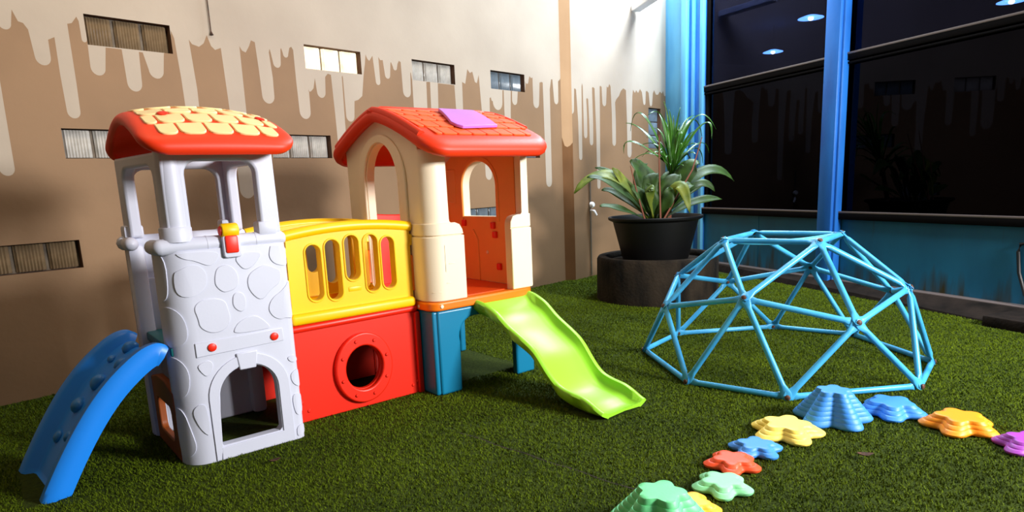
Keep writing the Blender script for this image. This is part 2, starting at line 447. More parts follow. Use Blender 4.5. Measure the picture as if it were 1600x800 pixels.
# turf pile: single blades, denser towards the viewer
def turf():
    n = 1150000
    r = np.random.rand(n, 2)
    x = -1.2 + 9.2 * r[:, 0]; y = -1.7 + 6.2 * r[:, 1]
    dist = np.hypot(x, y)
    dx, dy = x / dist, y / dist
    inview = (dx * math.sin(YAW) + dy * math.cos(YAW)) > 0.52
    inroom = (x * GN.x + y * GN.y < 4.86) & (y < 4.47) & (dist > 0.9)
    dens = np.random.rand(n) < np.clip(3.6 / dist, 0, 1) ** 1.3
    ss = x * math.cos(-0.14507) + y * math.sin(-0.14507); tt = -x * math.sin(-0.14507) + y * math.cos(-0.14507)
    foot = ((ss > 0.55) & (ss < 1.06) & (tt > 2.81) & (tt < 3.41)) | ((ss > 1.0) & (ss < 2.50) & (tt > 2.99) & (tt < 3.56)) | ((ss > 1.79) & (ss < 1.96) & (tt > 2.84) & (tt < 3.0)) \
        | ((ss > 2.10) & (ss < 2.46) & (tt > 1.97) & (tt < 2.20)) | ((ss > 0.01) & (ss < 0.15) & (tt > 2.87) & (tt < 3.35)) | (np.hypot(x - 5.4, y - 3.1) < 0.56) \
        | ((x * GN.x + y * GN.y > 4.58) & (x * GD.x + y * GD.y < 2.95))
    for sx_, sy_, sr_ in STONE_SPOTS: foot |= np.hypot(x - sx_, y - sy_) < sr_ * 0.8
    foot |= (np.abs(x - (1.896 + 0.0088 * (y - 1.264)) - 0.004 * np.sin(y * 23)) < 0.0055) & (y > 1.15) & (y < 2.1)
    k = inview & inroom & dens & ~foot
    x, y, dist = x[k], y[k], dist[k]; n = len(x)
    a = np.random.rand(n) * 2 * PI
    w = (0.0014 + 0.0012 * np.random.rand(n)) * (0.7 + dist * 0.22)
    h = 0.006 + 0.008 * np.random.rand(n)
    lx = (np.random.rand(n) - .5) * 0.018; ly = (np.random.rand(n) - .5) * 0.018
    V = np.zeros((n, 3, 3), np.float32)
    V[:, 0] = np.stack([x - np.cos(a) * w, y - np.sin(a) * w, np.full(n, -0.001)], 1)
    V[:, 1] = np.stack([x + np.cos(a) * w, y + np.sin(a) * w, np.full(n, -0.001)], 1)
    V[:, 2] = np.stack([x + lx, y + ly, h], 1)
    me = bpy.data.meshes.new('turf_pile')
    me.vertices.add(n * 3); me.vertices.foreach_set('co', V.reshape(-1))
    me.loops.add(n * 3); me.loops.foreach_set('vertex_index', np.arange(n * 3, dtype=np.int32))
    me.polygons.add(n); me.polygons.foreach_set('loop_start', np.arange(0, n * 3, 3, dtype=np.int32))
    me.polygons.foreach_set('loop_total', np.full(n, 3, np.int32))
    me.update(); me.validate()
    me.materials.append(M['blade'])
    o = bpy.data.objects.new('turf_pile', me); COL.objects.link(o)
    tag(o, 'short green pile of the artificial turf', kind='stuff'); o.parent = floor
turf()
seam = [(1.896 + 0.0088 * (y - 1.264) + 0.004 * math.sin(y * 23), y) for y in np.linspace(1.15, 2.1, 40)]
obj('turf_seam', [(x - 0.004, y, 0.001) for x, y in seam] + [(x + 0.004, y, 0.001) for x, y in seam], [[i, i + 1, i + 41, i + 40] for i in range(39)], M['soil'], floor, False)

# ------------------------------------------------------------------ walls with the painted drips
MAIN= [('D', 0.954, 1.013, 2.016), ('G', (1.026, 2.122), (1.046, 2.066), (1.068, 2.06), (1.086, 2.029)), ('D', 1.096, 1.171, 1.848), 
    ('G', (1.172, 1.987), (1.188, 1.996), (1.205, 2.005)), ('D', 1.207, 1.274, 1.568), 
    ('G', (1.278, 2.085), (1.301, 2.092), (1.329, 2.13), (1.338, 2.107)), ('D', 1.339, 1.365, 1.995), ('G', (1.367, 2.018), (1.365, 1.979)), 
    ('D', 1.362, 1.44, 1.817), ('G', (1.457, 1.979), (1.543, 1.978)), ('D', 1.547, 1.63, 1.74), ('G', (1.637, 1.974), (1.659, 1.973)), 
    ('D', 1.68, 1.767, 1.826), ('G', (1.782, 1.979), (1.828, 2.037), (1.843, 2.122), (1.857, 2.078)), ('D', 1.873, 1.958, 1.536), 
    ('G', (1.947, 2.082), (1.964, 2.057), (2.007, 2.046), (2.039, 2.07), (2.066, 2.124), (2.087, 2.059), (2.11, 2.038), (2.15, 2.055)), 
    ('D', 2.166, 2.273, 1.07), ('G', (2.28, 2.082), (2.295, 2.055), (2.32, 2.045), (2.349, 2.09), (2.367, 2.129), (2.394, 2.12)), 
    ('D', 2.406, 2.497, 1.718), ('G', (2.49, 2.064), (2.498, 2.09), (2.504, 2.065)), ('D', 2.514, 2.573, 1.967), 
    ('G', (2.581, 2.095), (2.587, 2.104), (2.594, 2.084)), ('D', 2.598, 2.638, 2.043), ('G', (2.652, 2.112), (2.668, 2.122), (2.681, 2.102)), 
    ('D', 2.685, 2.775, 1.625), ('G', (2.773, 1.822), (2.794, 1.824), (2.818, 1.848), (2.837, 1.922)), ('D', 2.845, 2.917, 1.784), 
    ('G', (2.926, 1.938), (2.951, 1.963), (2.978, 1.957)), ('D', 2.989, 3.064, 1.319), ('G', (3.073, 1.951), (3.08, 1.961), (3.083, 1.942)), 
    ('D', 3.083, 3.159, 1.621), 
    ('G', (3.171, 1.778), (3.208, 1.79), (3.248, 1.821), (3.276, 1.978), (3.297, 2.066), (3.31, 2.139), (3.325, 2.107), (3.342, 2.094), (3.377, 2.136)), 
    ('D', 3.391, 3.435, 1.916), ('G', (3.433, 2.133), (3.45, 2.11), (3.475, 2.113)), ('D', 3.487, 3.539, 1.973), 
    ('G', (3.551, 2.1), (3.558, 2.106), (3.569, 2.082)), ('D', 3.575, 3.615, 2.045), ('G', (3.623, 2.098), (3.639, 2.124), (3.658, 2.116)), 
    ('D', 3.662, 3.745, 1.84), ('G', (3.753, 2.044), (3.759, 2.039), (3.768, 1.984)), ('D', 3.77, 3.913, 1.515), ('G', (3.923, 1.981), (3.966, 1.984)), 
    ('D', 3.964, 4.038, 1.436), ('G', (4.054, 1.98), (4.253, 1.979)), ('D', 4.261, 4.341, 1.581), 
    ('G', (4.35, 2.014), (4.389, 2.001), (4.424, 2.131), (4.454, 2.101), (4.488, 2.115), (4.514, 2.027), (4.539, 2.018), (4.569, 2.094)), 
    ('D', 4.598, 4.685, 1.137), ('G', (4.701, 1.897), (4.719, 1.904), (4.726, 1.876)), ('D', 4.743, 4.878, 1.792), ('G', (4.885, 1.98), (4.903, 1.981)), 
    ('D', 4.905, 4.988, 1.599), ('G', (5.005, 1.982), (5.023, 1.984)), ('D', 5.02, 5.096, 1.853), ('G', (5.108, 1.984), (5.215, 1.991), (5.229, 2.059)), 
    ('D', 5.227, 5.276, 2.067), ('G', (5.293, 2.144), (5.322, 2.128), (5.342, 2.136)), ('D', 5.342, 5.434, 1.84), 
    ('G', (5.451, 2.095), (5.483, 2.104), (5.503, 2.099)), ('D', 5.511, 5.607, 1.041), ('G', (5.615, 2.038), (5.642, 2.142), (5.663, 2.144)), 
    ('D', 5.684, 5.755, 1.896), ('G', (5.76, 2.132), (5.783, 2.147), (5.816, 2.163))]
SHORT= [('G', (5.809, 2.081), (5.831, 2.082)), ('D', 5.842, 5.922, 1.798), ('G', (5.931, 2.057), (5.943, 2.065), (5.966, 2.053)), 
    ('D', 5.997, 6.056, 1.315), ('G', (6.066, 2.093), (6.078, 2.127), (6.089, 2.095)), ('D', 6.096, 6.156, 1.55), 
    ('G', (6.15, 1.965), (6.162, 1.98), (6.186, 1.968)), ('D', 6.202, 6.269, 1.475), ('G', (6.262, 2.094), (6.281, 2.103), (6.311, 2.091)), 
    ('D', 6.335, 6.398, 0.991), ('G', (6.411, 2.119), (6.43, 2.127), (6.449, 2.115)), ('D', 6.459, 6.536, 1.91), 
    ('G', (6.551, 2.13), (6.577, 2.117), (6.604, 2.161), (6.629, 2.135)), ('D', 6.653, 6.727, 1.474), 
    ('G', (6.718, 1.965), (6.745, 2.002), (6.8, 2.041), (6.842, 2.101), (6.897, 2.134), (6.952, 2.116)), ('D', 6.974, 7.067, 1.342), 
    ('G', (7.092, 2.06), (7.107, 2.134), (7.15, 2.1), (7.179, 2.132), (7.223, 2.105), (7.267, 2.153), (7.311, 2.119)), ('D', 7.34, 7.393, 1.972), 
    ('G', (7.401, 2.133), (7.431, 2.142), (7.469, 2.122)), ('D', 7.492, 7.553, 1.965), 
    ('G', (7.569, 2.121), (7.6, 2.162), (7.647, 2.111), (7.695, 2.114), (7.742, 2.156), (7.791, 2.136), (7.823, 2.17), (7.856, 2.109))]
LEFT = [('G', (-3.5, 2.07)), ('D', -3.3, -3.2, 1.6), ('G', (-3.15, 2.08), (-3.1, 2.02)), ('D', -3.0, -2.92, 1.85), ('G', (-2.9, 2.1), (-2.6, 2.06)), ('D', -2.5, -2.4, 1.2),
        ('G', (-2.38, 2.1), (-2.2, 2.12)), ('D', -2.1, -2.02, 1.75), ('G', (-2.0, 2.06), (-1.8, 2.1)), ('D', -1.7, -1.6, 1.5), ('G', (-1.55, 2.12), (-1.4, 2.05)),
        ('D', -1.3, -1.22, 1.9), ('G', (-1.2, 2.1), (-1.0, 2.07)), ('D', -0.9, -0.8, 1.3), ('G', (-0.78, 2.12), (-0.6, 2.1)), ('D', -0.5, -0.42, 1.8),
        ('G', (-0.4, 2.08), (-0.3, 2.13), (-0.2, 2.08)), ('D', -0.1, -0.02, 1.6), ('G', (0.0, 2.05), (0.1, 2.12)), ('D', 0.2, 0.29, 1.9), ('G', (0.3, 2.05), (0.42, 2.11)),
        ('D', 0.5, 0.58, 1.45), ('G', (0.6, 2.08), (0.66, 2.12), (0.75, 2.05)), ('D', 0.844, 0.914, 1.251), ('G', (0.922, 2.0), (0.935, 2.04), (0.948, 2.03))]

def drip_line(seq):
    pts = []
    for e in seq:
        if e[0] == 'G': pts += [tuple(q) for q in e[1:]]
        else:
            _, xl, xr, zb = e
            r = (xr - xl) / 2; cx = (xl + xr) / 2
            top = pts[-1][1] if pts else 2.05
            if top > zb + 0.35:
                pts.append((xl - 0.004, zb + (top - zb) * 0.55))
            pts += [(cx + r * math.cos(a), zb + r * 1.15 + r * 1.15 * math.sin(a)) for a in [PI + PI * i / 10 for i in range(11)]]
            if top > zb + 0.35:
                pts.append((xr + 0.003, zb + (top - zb) * 0.45))
    return pts

def painted_wall(name, x0, x1, ztop, line, wins, y, thick=0.3):
    """plaster wall, cream above and taupe below the drip line, with openings"""
    line = [(max(x0, min(x1, a)), b) for a, b in line]
    line = [(x0 - 0.01, line[0][1])] + line + [(x1 + 0.01, line[-1][1])]
    rect = [(x0, 0), (x1, 0), (x1, ztop), (x0, ztop)]
    lower = line + [(x1 + 0.01, -0.1), (x0 - 0.01, -0.1)]
    holes = [[(a, c), (b, c), (b, d), (a, d)] for a, b, c, d in wins]
    vs, fs = cdt([rect] + holes, [line])
    V = [(v.x, y, v.y) for v in vs]; Fc = []; mi = []
    for f in fs:
        cx = sum(vs[i].x for i in f) / 3; cy = sum(vs[i].y for i in f) / 3
        if not inside(rect, cx, cy) or any(inside(h, cx, cy) for h in holes): continue
        Fc.append(list(f)); mi.append(1 if inside(lower, cx, cy) else 0)
    b = len(V)
    V += [(x0, y + thick, 0), (x1, y + thick, 0), (x1, y + thick, ztop), (x0, y + thick, ztop), (x0, y, 0), (x1, y, 0), (x1, y, ztop), (x0, y, ztop)]
    for q in ([b, b + 1, b + 2, b + 3], [b + 4, b + 7, b + 3, b], [b + 5, b + 1, b + 2, b + 6], [b + 7, b + 6, b + 2, b + 3]): Fc.append(q); mi.append(0)
    o = obj(name, V, Fc, [M['cream'], M['taupe']], smooth=False, recalc=False)
    for i, p in enumerate(o.data.polygons):
        p.material_index = mi[i]
        if i < len(mi) - 4 and p.normal.y > 0: p.flip()
    return o

WT = (1.984, 2.152); WM = (1.343, 1.511); WL = (0.715, 0.878)
WIN = [(1.366, 1.838) + WT, (2.770, 3.262) + WT, (3.776, 4.265) + WT, (4.727, 5.216) + WT,
       (1.163, 1.650) + WM, (2.440, 2.925) + WM, (4.935, 5.420) + WM, (0.675, 1.162) + WL, (4.335, 4.822) + WL]
WMAT = ['gb_brown', 'gb_lit', 'gb_grey', 'gb_blue', 'gb_grey', 'gb_grey', 'gb_blue', 'gb_brown', 'gb_blue']
WLAB = ['dark brown glass-block window high above the grey tower', 'daylit glass-block window high between the two roofs', 'grey glass-block window above the house roof ridge',
        'bluish glass-block window nearest the wall step in the top row', 'glass-block window half hidden left of the tower roof', 'glass-block window right of the tower roof',
        'glass-block window at the right end of the house roof', 'glass-block window low on the wall at the left edge', 'glass-block window seen through the house window']
w1 = painted_wall('wall_back', -3.5, XSTEP, 3.6, drip_line(LEFT + MAIN), WIN, YB)
tag(w1, 'tall cream wall with painted drips over a taupe base', kind='structure')
SWIN = [(7.463, 7.762, 1.452, 1.946)]
w2 = painted_wall('wall_right', XSTEP + 0.085, XEND, 3.6, drip_line(SHORT), SWIN, YS)
tag(w2, 'bright stepped wall section with thin painted drips behind the plants', kind='structure')
# side face of the step, two-tone with a drip end, tinted for warm lamp light
XC = XSTEP + 0.085
st = obj('trim_1', [(XSTEP, YB, 0), (XC, YS, 0), (XC, YS, 1.50), (XC - 0.02, YS + 0.02, 1.47), (XSTEP + 0.04, YS + 0.0423, 1.455), (XSTEP + 0.02, YS + 0.0612, 1.47), (XSTEP, YB, 1.56), (XC, YS, 3.6), (XSTEP, YB, 3.6),
                    (XSTEP + 0.03, YB + 0.1, 0), (XC, YB + 0.1, 0), (XC, YB + 0.1, 3.6), (XSTEP + 0.03, YB + 0.1, 3.6)],
         [[0, 1, 2, 3, 4, 5, 6], [6, 5, 4, 3, 2, 7, 8], [10, 9, 12, 11], [0, 9, 10, 1], [8, 7, 11, 12]], [M['tan_strip'], M['peach_strip']], smooth=False, recalc=False)
st.data.polygons[1].material_index = 1
tag(st, 'narrow chamfer of the wall step with warm light in its peach colour', kind='structure')

lw = rbox('wall_left_blocker', (-3.7, -3.2, 0), (-3.5, YB, 3.6), M['taupe'], None, 0); tag(lw, 'unseen taupe wall added on the left to cut ambient light', kind='structure')  # unseen wall, added to keep ambient light off the left side
ce = rbox('ceiling_blocker', (-3.7, -3.2, 3.6), (1.9, YB + 0.3, 3.75), M['cream'], None, 0); tag(ce, 'unseen cream slab added over the left half to block sky light', kind='structure')  # unseen slab, added to block sky light from above
rib_cache = {}
def glass_block(w, h, mat, parent, cx, z0, y, ribs=9):
    key = (round(w, 3), round(h, 3), mat.name)
    if key not in rib_cache:
        n = ribs * 4; top = []; V = []; Fc = []
        for i in range(n + 1):
            u = i / n; x = -w / 2 + w * u
            edge = min(u, 1 - u) * w
            dep = 0.012 * (1 - min(1, edge / 0.012)) + 0.0025 * math.sin(u * ribs * 2 * PI)
            V += [(x, dep, 0), (x, dep - 0.003, h * 0.06), (x, dep - 0.003, h * 0.94), (x, dep, h), (x, 0.06, h), (x, 0.06, 0)]
        for i in range(n):
            for j in range(6):
                k = (j + 1) % 6
                Fc.append([i * 6 + j, i * 6 + k, (i + 1) * 6 + k, (i + 1) * 6 + j])
        Fc.append(list(range(6))); Fc.append([n * 6 + j for j in range(6)][::-1])
        o = obj('glass_block', V, Fc, mat, parent, True, 60)
        rib_cache[key] = o.data
    else:
        o = bpy.data.objects.new('glass_block', rib_cache[key]); COL.objects.link(o); o.parent = parent
    o.location = (cx, y, z0)
    return o

def block_window(n, x0, x1, z0, z1, y, mat, label, cols=3, rows=1):
    root = empty('window_%d' % n, (x0, y, z0))
    tag(root, label, kind='structure')
    W, H, D = x1 - x0, z1 - z0, 0.10
    e = 0.012
    V = [(-e * 0, 0, 0), (W, 0, 0), (W, 0, H), (0, 0, H), (0, D, 0), (W, D, 0), (W, D, H), (0, D, H)]
    obj('reveal', V, [[0, 1, 5, 4], [1, 2, 6, 5], [2, 3, 7, 6], [3, 0, 4, 7], [4, 5, 6, 7]], M['reveal'], root, False, recalc=False)
    rbox('mortar', (0.001, 0.058, 0.001), (W - 0.001, D - 0.004, H - 0.001), M['mortar'], root, 0.0)
    bw, bh, g = W / cols, H / rows, 0.009
    for i in range(cols):
        for j in range(rows):
            glass_block(bw - 2 * g, bh - 2 * g * 0.7, mat, root, bw * (i + 0.5), bh * j + g * 0.7, 0.04)
    return root
for i, w in enumerate(WIN):
    block_window(i + 1, w[0], w[1], w[2], w[3], YB, M[WMAT[i]], WLAB[i])
block_window(10, *SWIN[0], YS, M['gb_blue'], 'tall bluish glass-block window behind the spiky plant', cols=1, rows=3)

# ------------------------------------------------------------------ blue corner panel, glass front
pe = gw(6.94, GP, 0)
cv = [(XEND, YS), (pe.x, pe.y), (pe.x + 0.25, pe.y + 0.3), (XEND + 0.3, YS + 0.25)]
o = obj('wall_corner', [(x, y, 0) for x, y in cv] + [(x, y, 3.6) for x, y in cv], [[0, 1, 5, 4], [1, 2, 6, 5], [2, 3, 7, 6], [3, 0, 4, 7], [4, 5, 6, 7], [3, 2, 1, 0]], M['pale_blue'], smooth=False)
tag(o, 'pale blue metal panel closing the corner beside the glass', kind='structure')

def gbox(name, d0, d1, n0, n1, z0, z1, mat, parent=None, bev=0.006):
    return rbox(name, (d0, n0, z0), (d1, n1, z1), mat, parent, bev, 2, lambda c: gw(c.x, c.y, c.z))

def gpost(name, label, pieces):
    r = empty(name, (0, 0, 0))
    tag(r, label, 'post')
    return r
cp = empty('corner_post', gw(6.73, GP, 0)); tag(cp, 'ribbed light blue steel corner post behind the potted plants', 'post')
def under(root, o):
    o.parent = root; o.matrix_parent_inverse = root.matrix_world.inverted() if False else Matrix.Translation(-Vector(root.location))
    return o
under(cp, gbox('web', 6.54, 6.92, GP - 0.02, GP + 0.10, 0, 3.6, M['blue_steel']))
under(cp, gbox('flange', 6.83, 6.93, GP - 0.07, GP - 0.02, 0, 3.6, M['pale_blue']))
under(cp, gbox('flange', 6.53, 6.59, GP - 0.06, GP - 0.02, 0, 3.6, M['pale_blue']))
under(cp, gbox('rib', 6.71, 6.76, GP - 0.045, GP - 0.02, 0, 3.6, M['pale_blue']))

col = empty('steel_column', gw(4.64, 5.0, 0)); tag(col, 'blue painted steel column standing between the dark glass bays', 'column')
under(col, gbox('shaft', 4.575, 4.735, 4.955, 5.06, -0.01, 3.6, M['blue_steel'], None, 0.012))
under(col, gbox('edge_rib', 4.55, 4.585, 4.985, 5.06, -0.01, 3.6, M['blue_steel'], None, 0.006))

ZB, ZS0, ZS1, ZT0, ZT1 = 0.085, 0.645, 0.716, 2.035, 2.10
D0, D1 = -2.6, 6.55
pl = tag(gbox('wall_glass_base', D0, D1, GP, GP + 0.12, 0.0, ZS0, M['blue_panel'], None, 0), 'rust-streaked teal blue panel wall below the dark windows', kind='structure')
for a, b_ in ((5.62, 5.628), (1.6, 1.608)):
    o = gbox('panel_seam', a, b_, GP - 0.004, GP + 0.01, ZB, ZS0, M['blue_panel'], None, 0.001); o.parent = pl
sill = tag(gbox('trim_2', D0, D1, GP - 0.05, GP + 0.10, ZS0, ZS1, M['dark_frame'], None, 0.008), 'black window ledge above the teal panels', kind='structure')
gbox('metal_strip', D0, D1, GP - 0.052, GP - 0.02, ZS1 - 0.012, ZS1 + 0.004, M['metal_edge'], None, 0.002).parent = sill
tran = tag(gbox('trim_3', D0, D1, GP - 0.035, GP + 0.06, ZT0, ZT1, M['dark_frame'], None, 0.006), 'dark horizontal transom across the glass front', kind='structure')
gbox('metal_strip', D0, D1, GP - 0.040, GP - 0.03, ZT1 - 0.016, ZT1 + 0.002, M['metal_edge'], None, 0.002).parent = tran
gbox('lower_bead', D0, D1, GP - 0.030, GP + 0.02, ZT0 - 0.03, ZT0 - 0.012, M['dark_frame'], None, 0.003).parent = tran
wi = 11
for (a, b_, side) in ((4.66, 6.53, 'left'), (D0, 4.62, 'right')):
    for (z0, z1, g, t) in ((ZS1, ZT0, 'glass_low', 'lower'), (ZT1, 3.55, 'glass_up', 'upper')):
        r = empty('window_%d' % wi, gw((a + b_) / 2, GP, z0))
        tag(r, '%s dark glass bay %s of the blue column' % (t, side), kind='structure'); wi += 1
        p = gbox('pane', a, b_, GP + 0.02, GP + 0.028, z0, z1, M[g], None, 0)
        p.parent = r; p.matrix_parent_inverse = Matrix.Translation(-Vector(r.location))
        for nm, q in (('frame_side', (a, a + 0.035)), ('frame_side', (b_ - 0.035, b_))):
            under(r, gbox(nm, q[0], q[1], GP - 0.01, GP + 0.05, z0, z1, M['dark_frame'], None, 0.004))
# dim room behind the glass with three disc lamps
rm = gbox('wall_inner_room', -3.0, 12.0, GP + 0.3, 11.5, 0.0, 3.4, M['room'], None, 0)
for p in rm.data.polygons: p.flip()
# leave the side towards the glass open
bm = bmesh.new(); bm.from_mesh(rm.data)
dele = [f for f in bm.faces if abs(f.calc_center_median().dot(GN) - (GP + 0.3)) < 0.01]
bmesh.ops.delete(bm, geom=dele, context='FACES'); bm.to_mesh(rm.data); bm.free()
tag(rm, 'dim interior room behind the dark glass', kind='structure')
LAMPS = [((9.22, 3.085), 'disc lamp nearest the blue column inside the dark upper glass'), ((11.21, 4.32), 'disc lamp farthest left inside the dark upper glass'),
         ((10.41, 1.15), 'disc lamp at the upper right corner inside the dark glass')]
for (x, y), lab in LAMPS:
    r = empty('ceiling_lamp', (x, y, 3.0)); tag(r, lab, 'lamp', 'disc lamps in the room behind the glass')
    lathe('shade', [(0.02, 0.03), (0.06, 0.03), (0.15, 0.0), (0.155, -0.006), (0.145, -0.006), (0.05, 0.012)], (0, 0, 0), M['lamp_glow'], r, 24)
    lathe('bulb', [(0.002, 0.0), (0.03, 0.005), (0.035, -0.012), (0.02, -0.03), (0.002, -0.034)], (0, 0, 0), M['lamp_core'], r, 12)
    lathe('rod', [(0.006, 0.03), (0.006, 0.4)], (0, 0, 0), M['dark_frame'], r, 8)

# curb along the base of the glass wall
cb = [(6.5, 5.0, 4.97), (2.0, 4.945, 4.66), (D0, 4.945, 4.5)]
V = []
for d, nt_, nb in cb: V += [gw(d, GP + 0.02, 0.0), gw(d, GP + 0.02, ZB + 0.005), gw(d, nt_, ZB), gw(d, nb, -0.01)]
Fc = [[3, 2, 1, 0], [8, 9, 10, 11]]
for i in range(2):
    for j in range(4):
        k = (j + 1) % 4; Fc.append([i * 4 + j, i * 4 + k, i * 4 + 4 + k, i * 4 + 4 + j])
o = obj('baseboard_right', V, Fc, M['curb'], smooth=False)
tag(o, 'dark concrete curb along the foot of the teal panels', kind='structure')
o = gbox('edge_strip', 2.0, 6.5, 4.985, GP + 0.02, ZB - 0.012, ZB + 0.008, M['metal_edge'], None, 0.002); o.parent = bpy.data.objects['baseboard_right']
blk = gbox('concrete_step', 1.2, 2.93, 4.60, 4.95, -0.01, 0.075, M['curb'], None, 0.012)
tag(blk, 'low dark concrete step at the right end of the curb', 'step')

# white canopy edge high on the bright wall
cdir = Vector((0.582, 0.813, 0)); cn = Vector((0.813, -0.582, 0))
def canopy(name, x, z, L, T, lab):
    a = Vector((x, YS, z)); r = []
    for s_ in (0.02, -L):
        p = a + cdir * s_
        r.append([p, p + cn * 0.12, p + cn * 0.12 + Vector((0, 0, T)), p + Vector((0, 0, T))])
    o = loft(name, r, M['white'], None, True, True, 30, 0.008)
    return tag(o, lab, 'canopy')
canopy('white_canopy', 7.076, 3.005, 0.75, 0.07, 'white canopy edge jutting from the bright wall near the top')

# ================================================================== the playset: tower, bridge and little house in one
AP = -math.atan(0.1461)
S0, T0 = 1.5, 3.15
US = Vector((math.cos(AP), math.sin(AP), 0)); VS = Vector((-math.sin(AP), math.cos(AP), 0))
PS = empty('playset', US * S0 + VS * T0, AP)
tag(PS, 'plastic playset of grey tower, yellow bridge, cream house, green slide and blue climber', 'playset')
def L(s, t, z): return Vector((s - S0, t - T0, z))
def pbox(name, s0, s1, t0, t1, z0, z1, mat, bev=0.006, parent=None, seg=2):
    return rbox(name, L(s0, t0, z0), L(s1, t1, z1), mat, parent or PS, bev, seg)
def plab(o, label): o['label'] = label; return o

# ---- tower front panel, wrapping round its corners
def m_tower(w, z, d):
    if w < 0.655:
        th = (0.655 - w) / 0.10
        if th <= PI / 2:
            return L(0.655 - (0.10 - d) * math.sin(th), 2.92 - (0.10 - d) * math.cos(th), z)
        return L(0.555 + d, 2.92 + (th - PI / 2) * 0.10, z)
    if w > 1.025:
        th = (w - 1.025) / 0.03
        if th <= PI / 2:
            return L(1.025 + (0.03 - d) * math.sin(th), 2.85 - (0.03 - d) * math.cos(th), z)
        return L(1.055 - d, 2.85 + (th - PI / 2) * 0.03, z)
    return L(w, 2.82 + d, z)
tw = [0.655 - 0.157 * i / 8 for i in range(9)] + [1.025 + 0.047 * i / 4 for i in range(5)]
door = [(0.690, 0.066), (0.938, 0.066), (0.946, 0.07), (0.951, 0.08)] + ellipse(0.832, 0.265, 0.119, 0.123, 20, 0, PI, False) + [(0.681, 0.08), (0.684, 0.07)]
door = [(x - (0.0 if z > 0.1 else 0.0), z) for x, z in door]
door = [(0.700, 0.063), (0.940, 0.063), (0.952, 0.075)] + ellipse(0.831, 0.27, 0.121, 0.118, 20, 0, PI, False) + [(0.690, 0.075)]
tf = panel('tower_front_panel', [(0.470, 0.0), (1.20, 0.0), (1.20, 0.89), (0.470, 0.89)], [door], m_tower, 0.045, M['grey'], PS, tw, 0.005)
plab(tf, 'light grey stone-patterned front wall with arched crawl door')
# raised band round the door, keystone, cross band with two red studs
arch_o = [(0.655, 0.0), (0.700, 0.0), (0.700, 0.0631)] + []
outer = ellipse(0.834, 0.27, 0.168, 0.165, 20, 0, PI, False)
inner = ellipse(0.831, 0.27, 0.125, 0.122, 20, PI, 0, False)
panel('door_surround', [(1.002, 0.004)] + outer + [(0.666, 0.004), (0.684, 0.004), (0.694, 0.06)] + [(0.702, 0.06)][:0] + inner + [(0.956, 0.06), (0.95, 0.058), (0.70, 0.055), (0.69, 0.05), (0.688, 0.004)],
      [], m_tower, 0.008, M['grey'], tf, (), 0.004, -0.006)
panel('keystone', [(0.800, 0.372), (0.868, 0.372), (0.880, 0.445), (0.792, 0.445)], [], m_tower, 0.012, M['grey'], tf, (), 0.004, -0.010)
panel('cross_band', [(0.640, 0.456), (1.000, 0.464), (0.998, 0.522), (0.640, 0.516)], [], m_tower, 0.007, M['grey'], tf, (), 0.003, -0.005)
for s_ in (0.703, 0.959):
    plab(disc_bolt('stud', L(s_, 2.814, 0.49), (0, -1, 0), 0.017, 0.006, M['red'], tf, 14), 'small red stud')
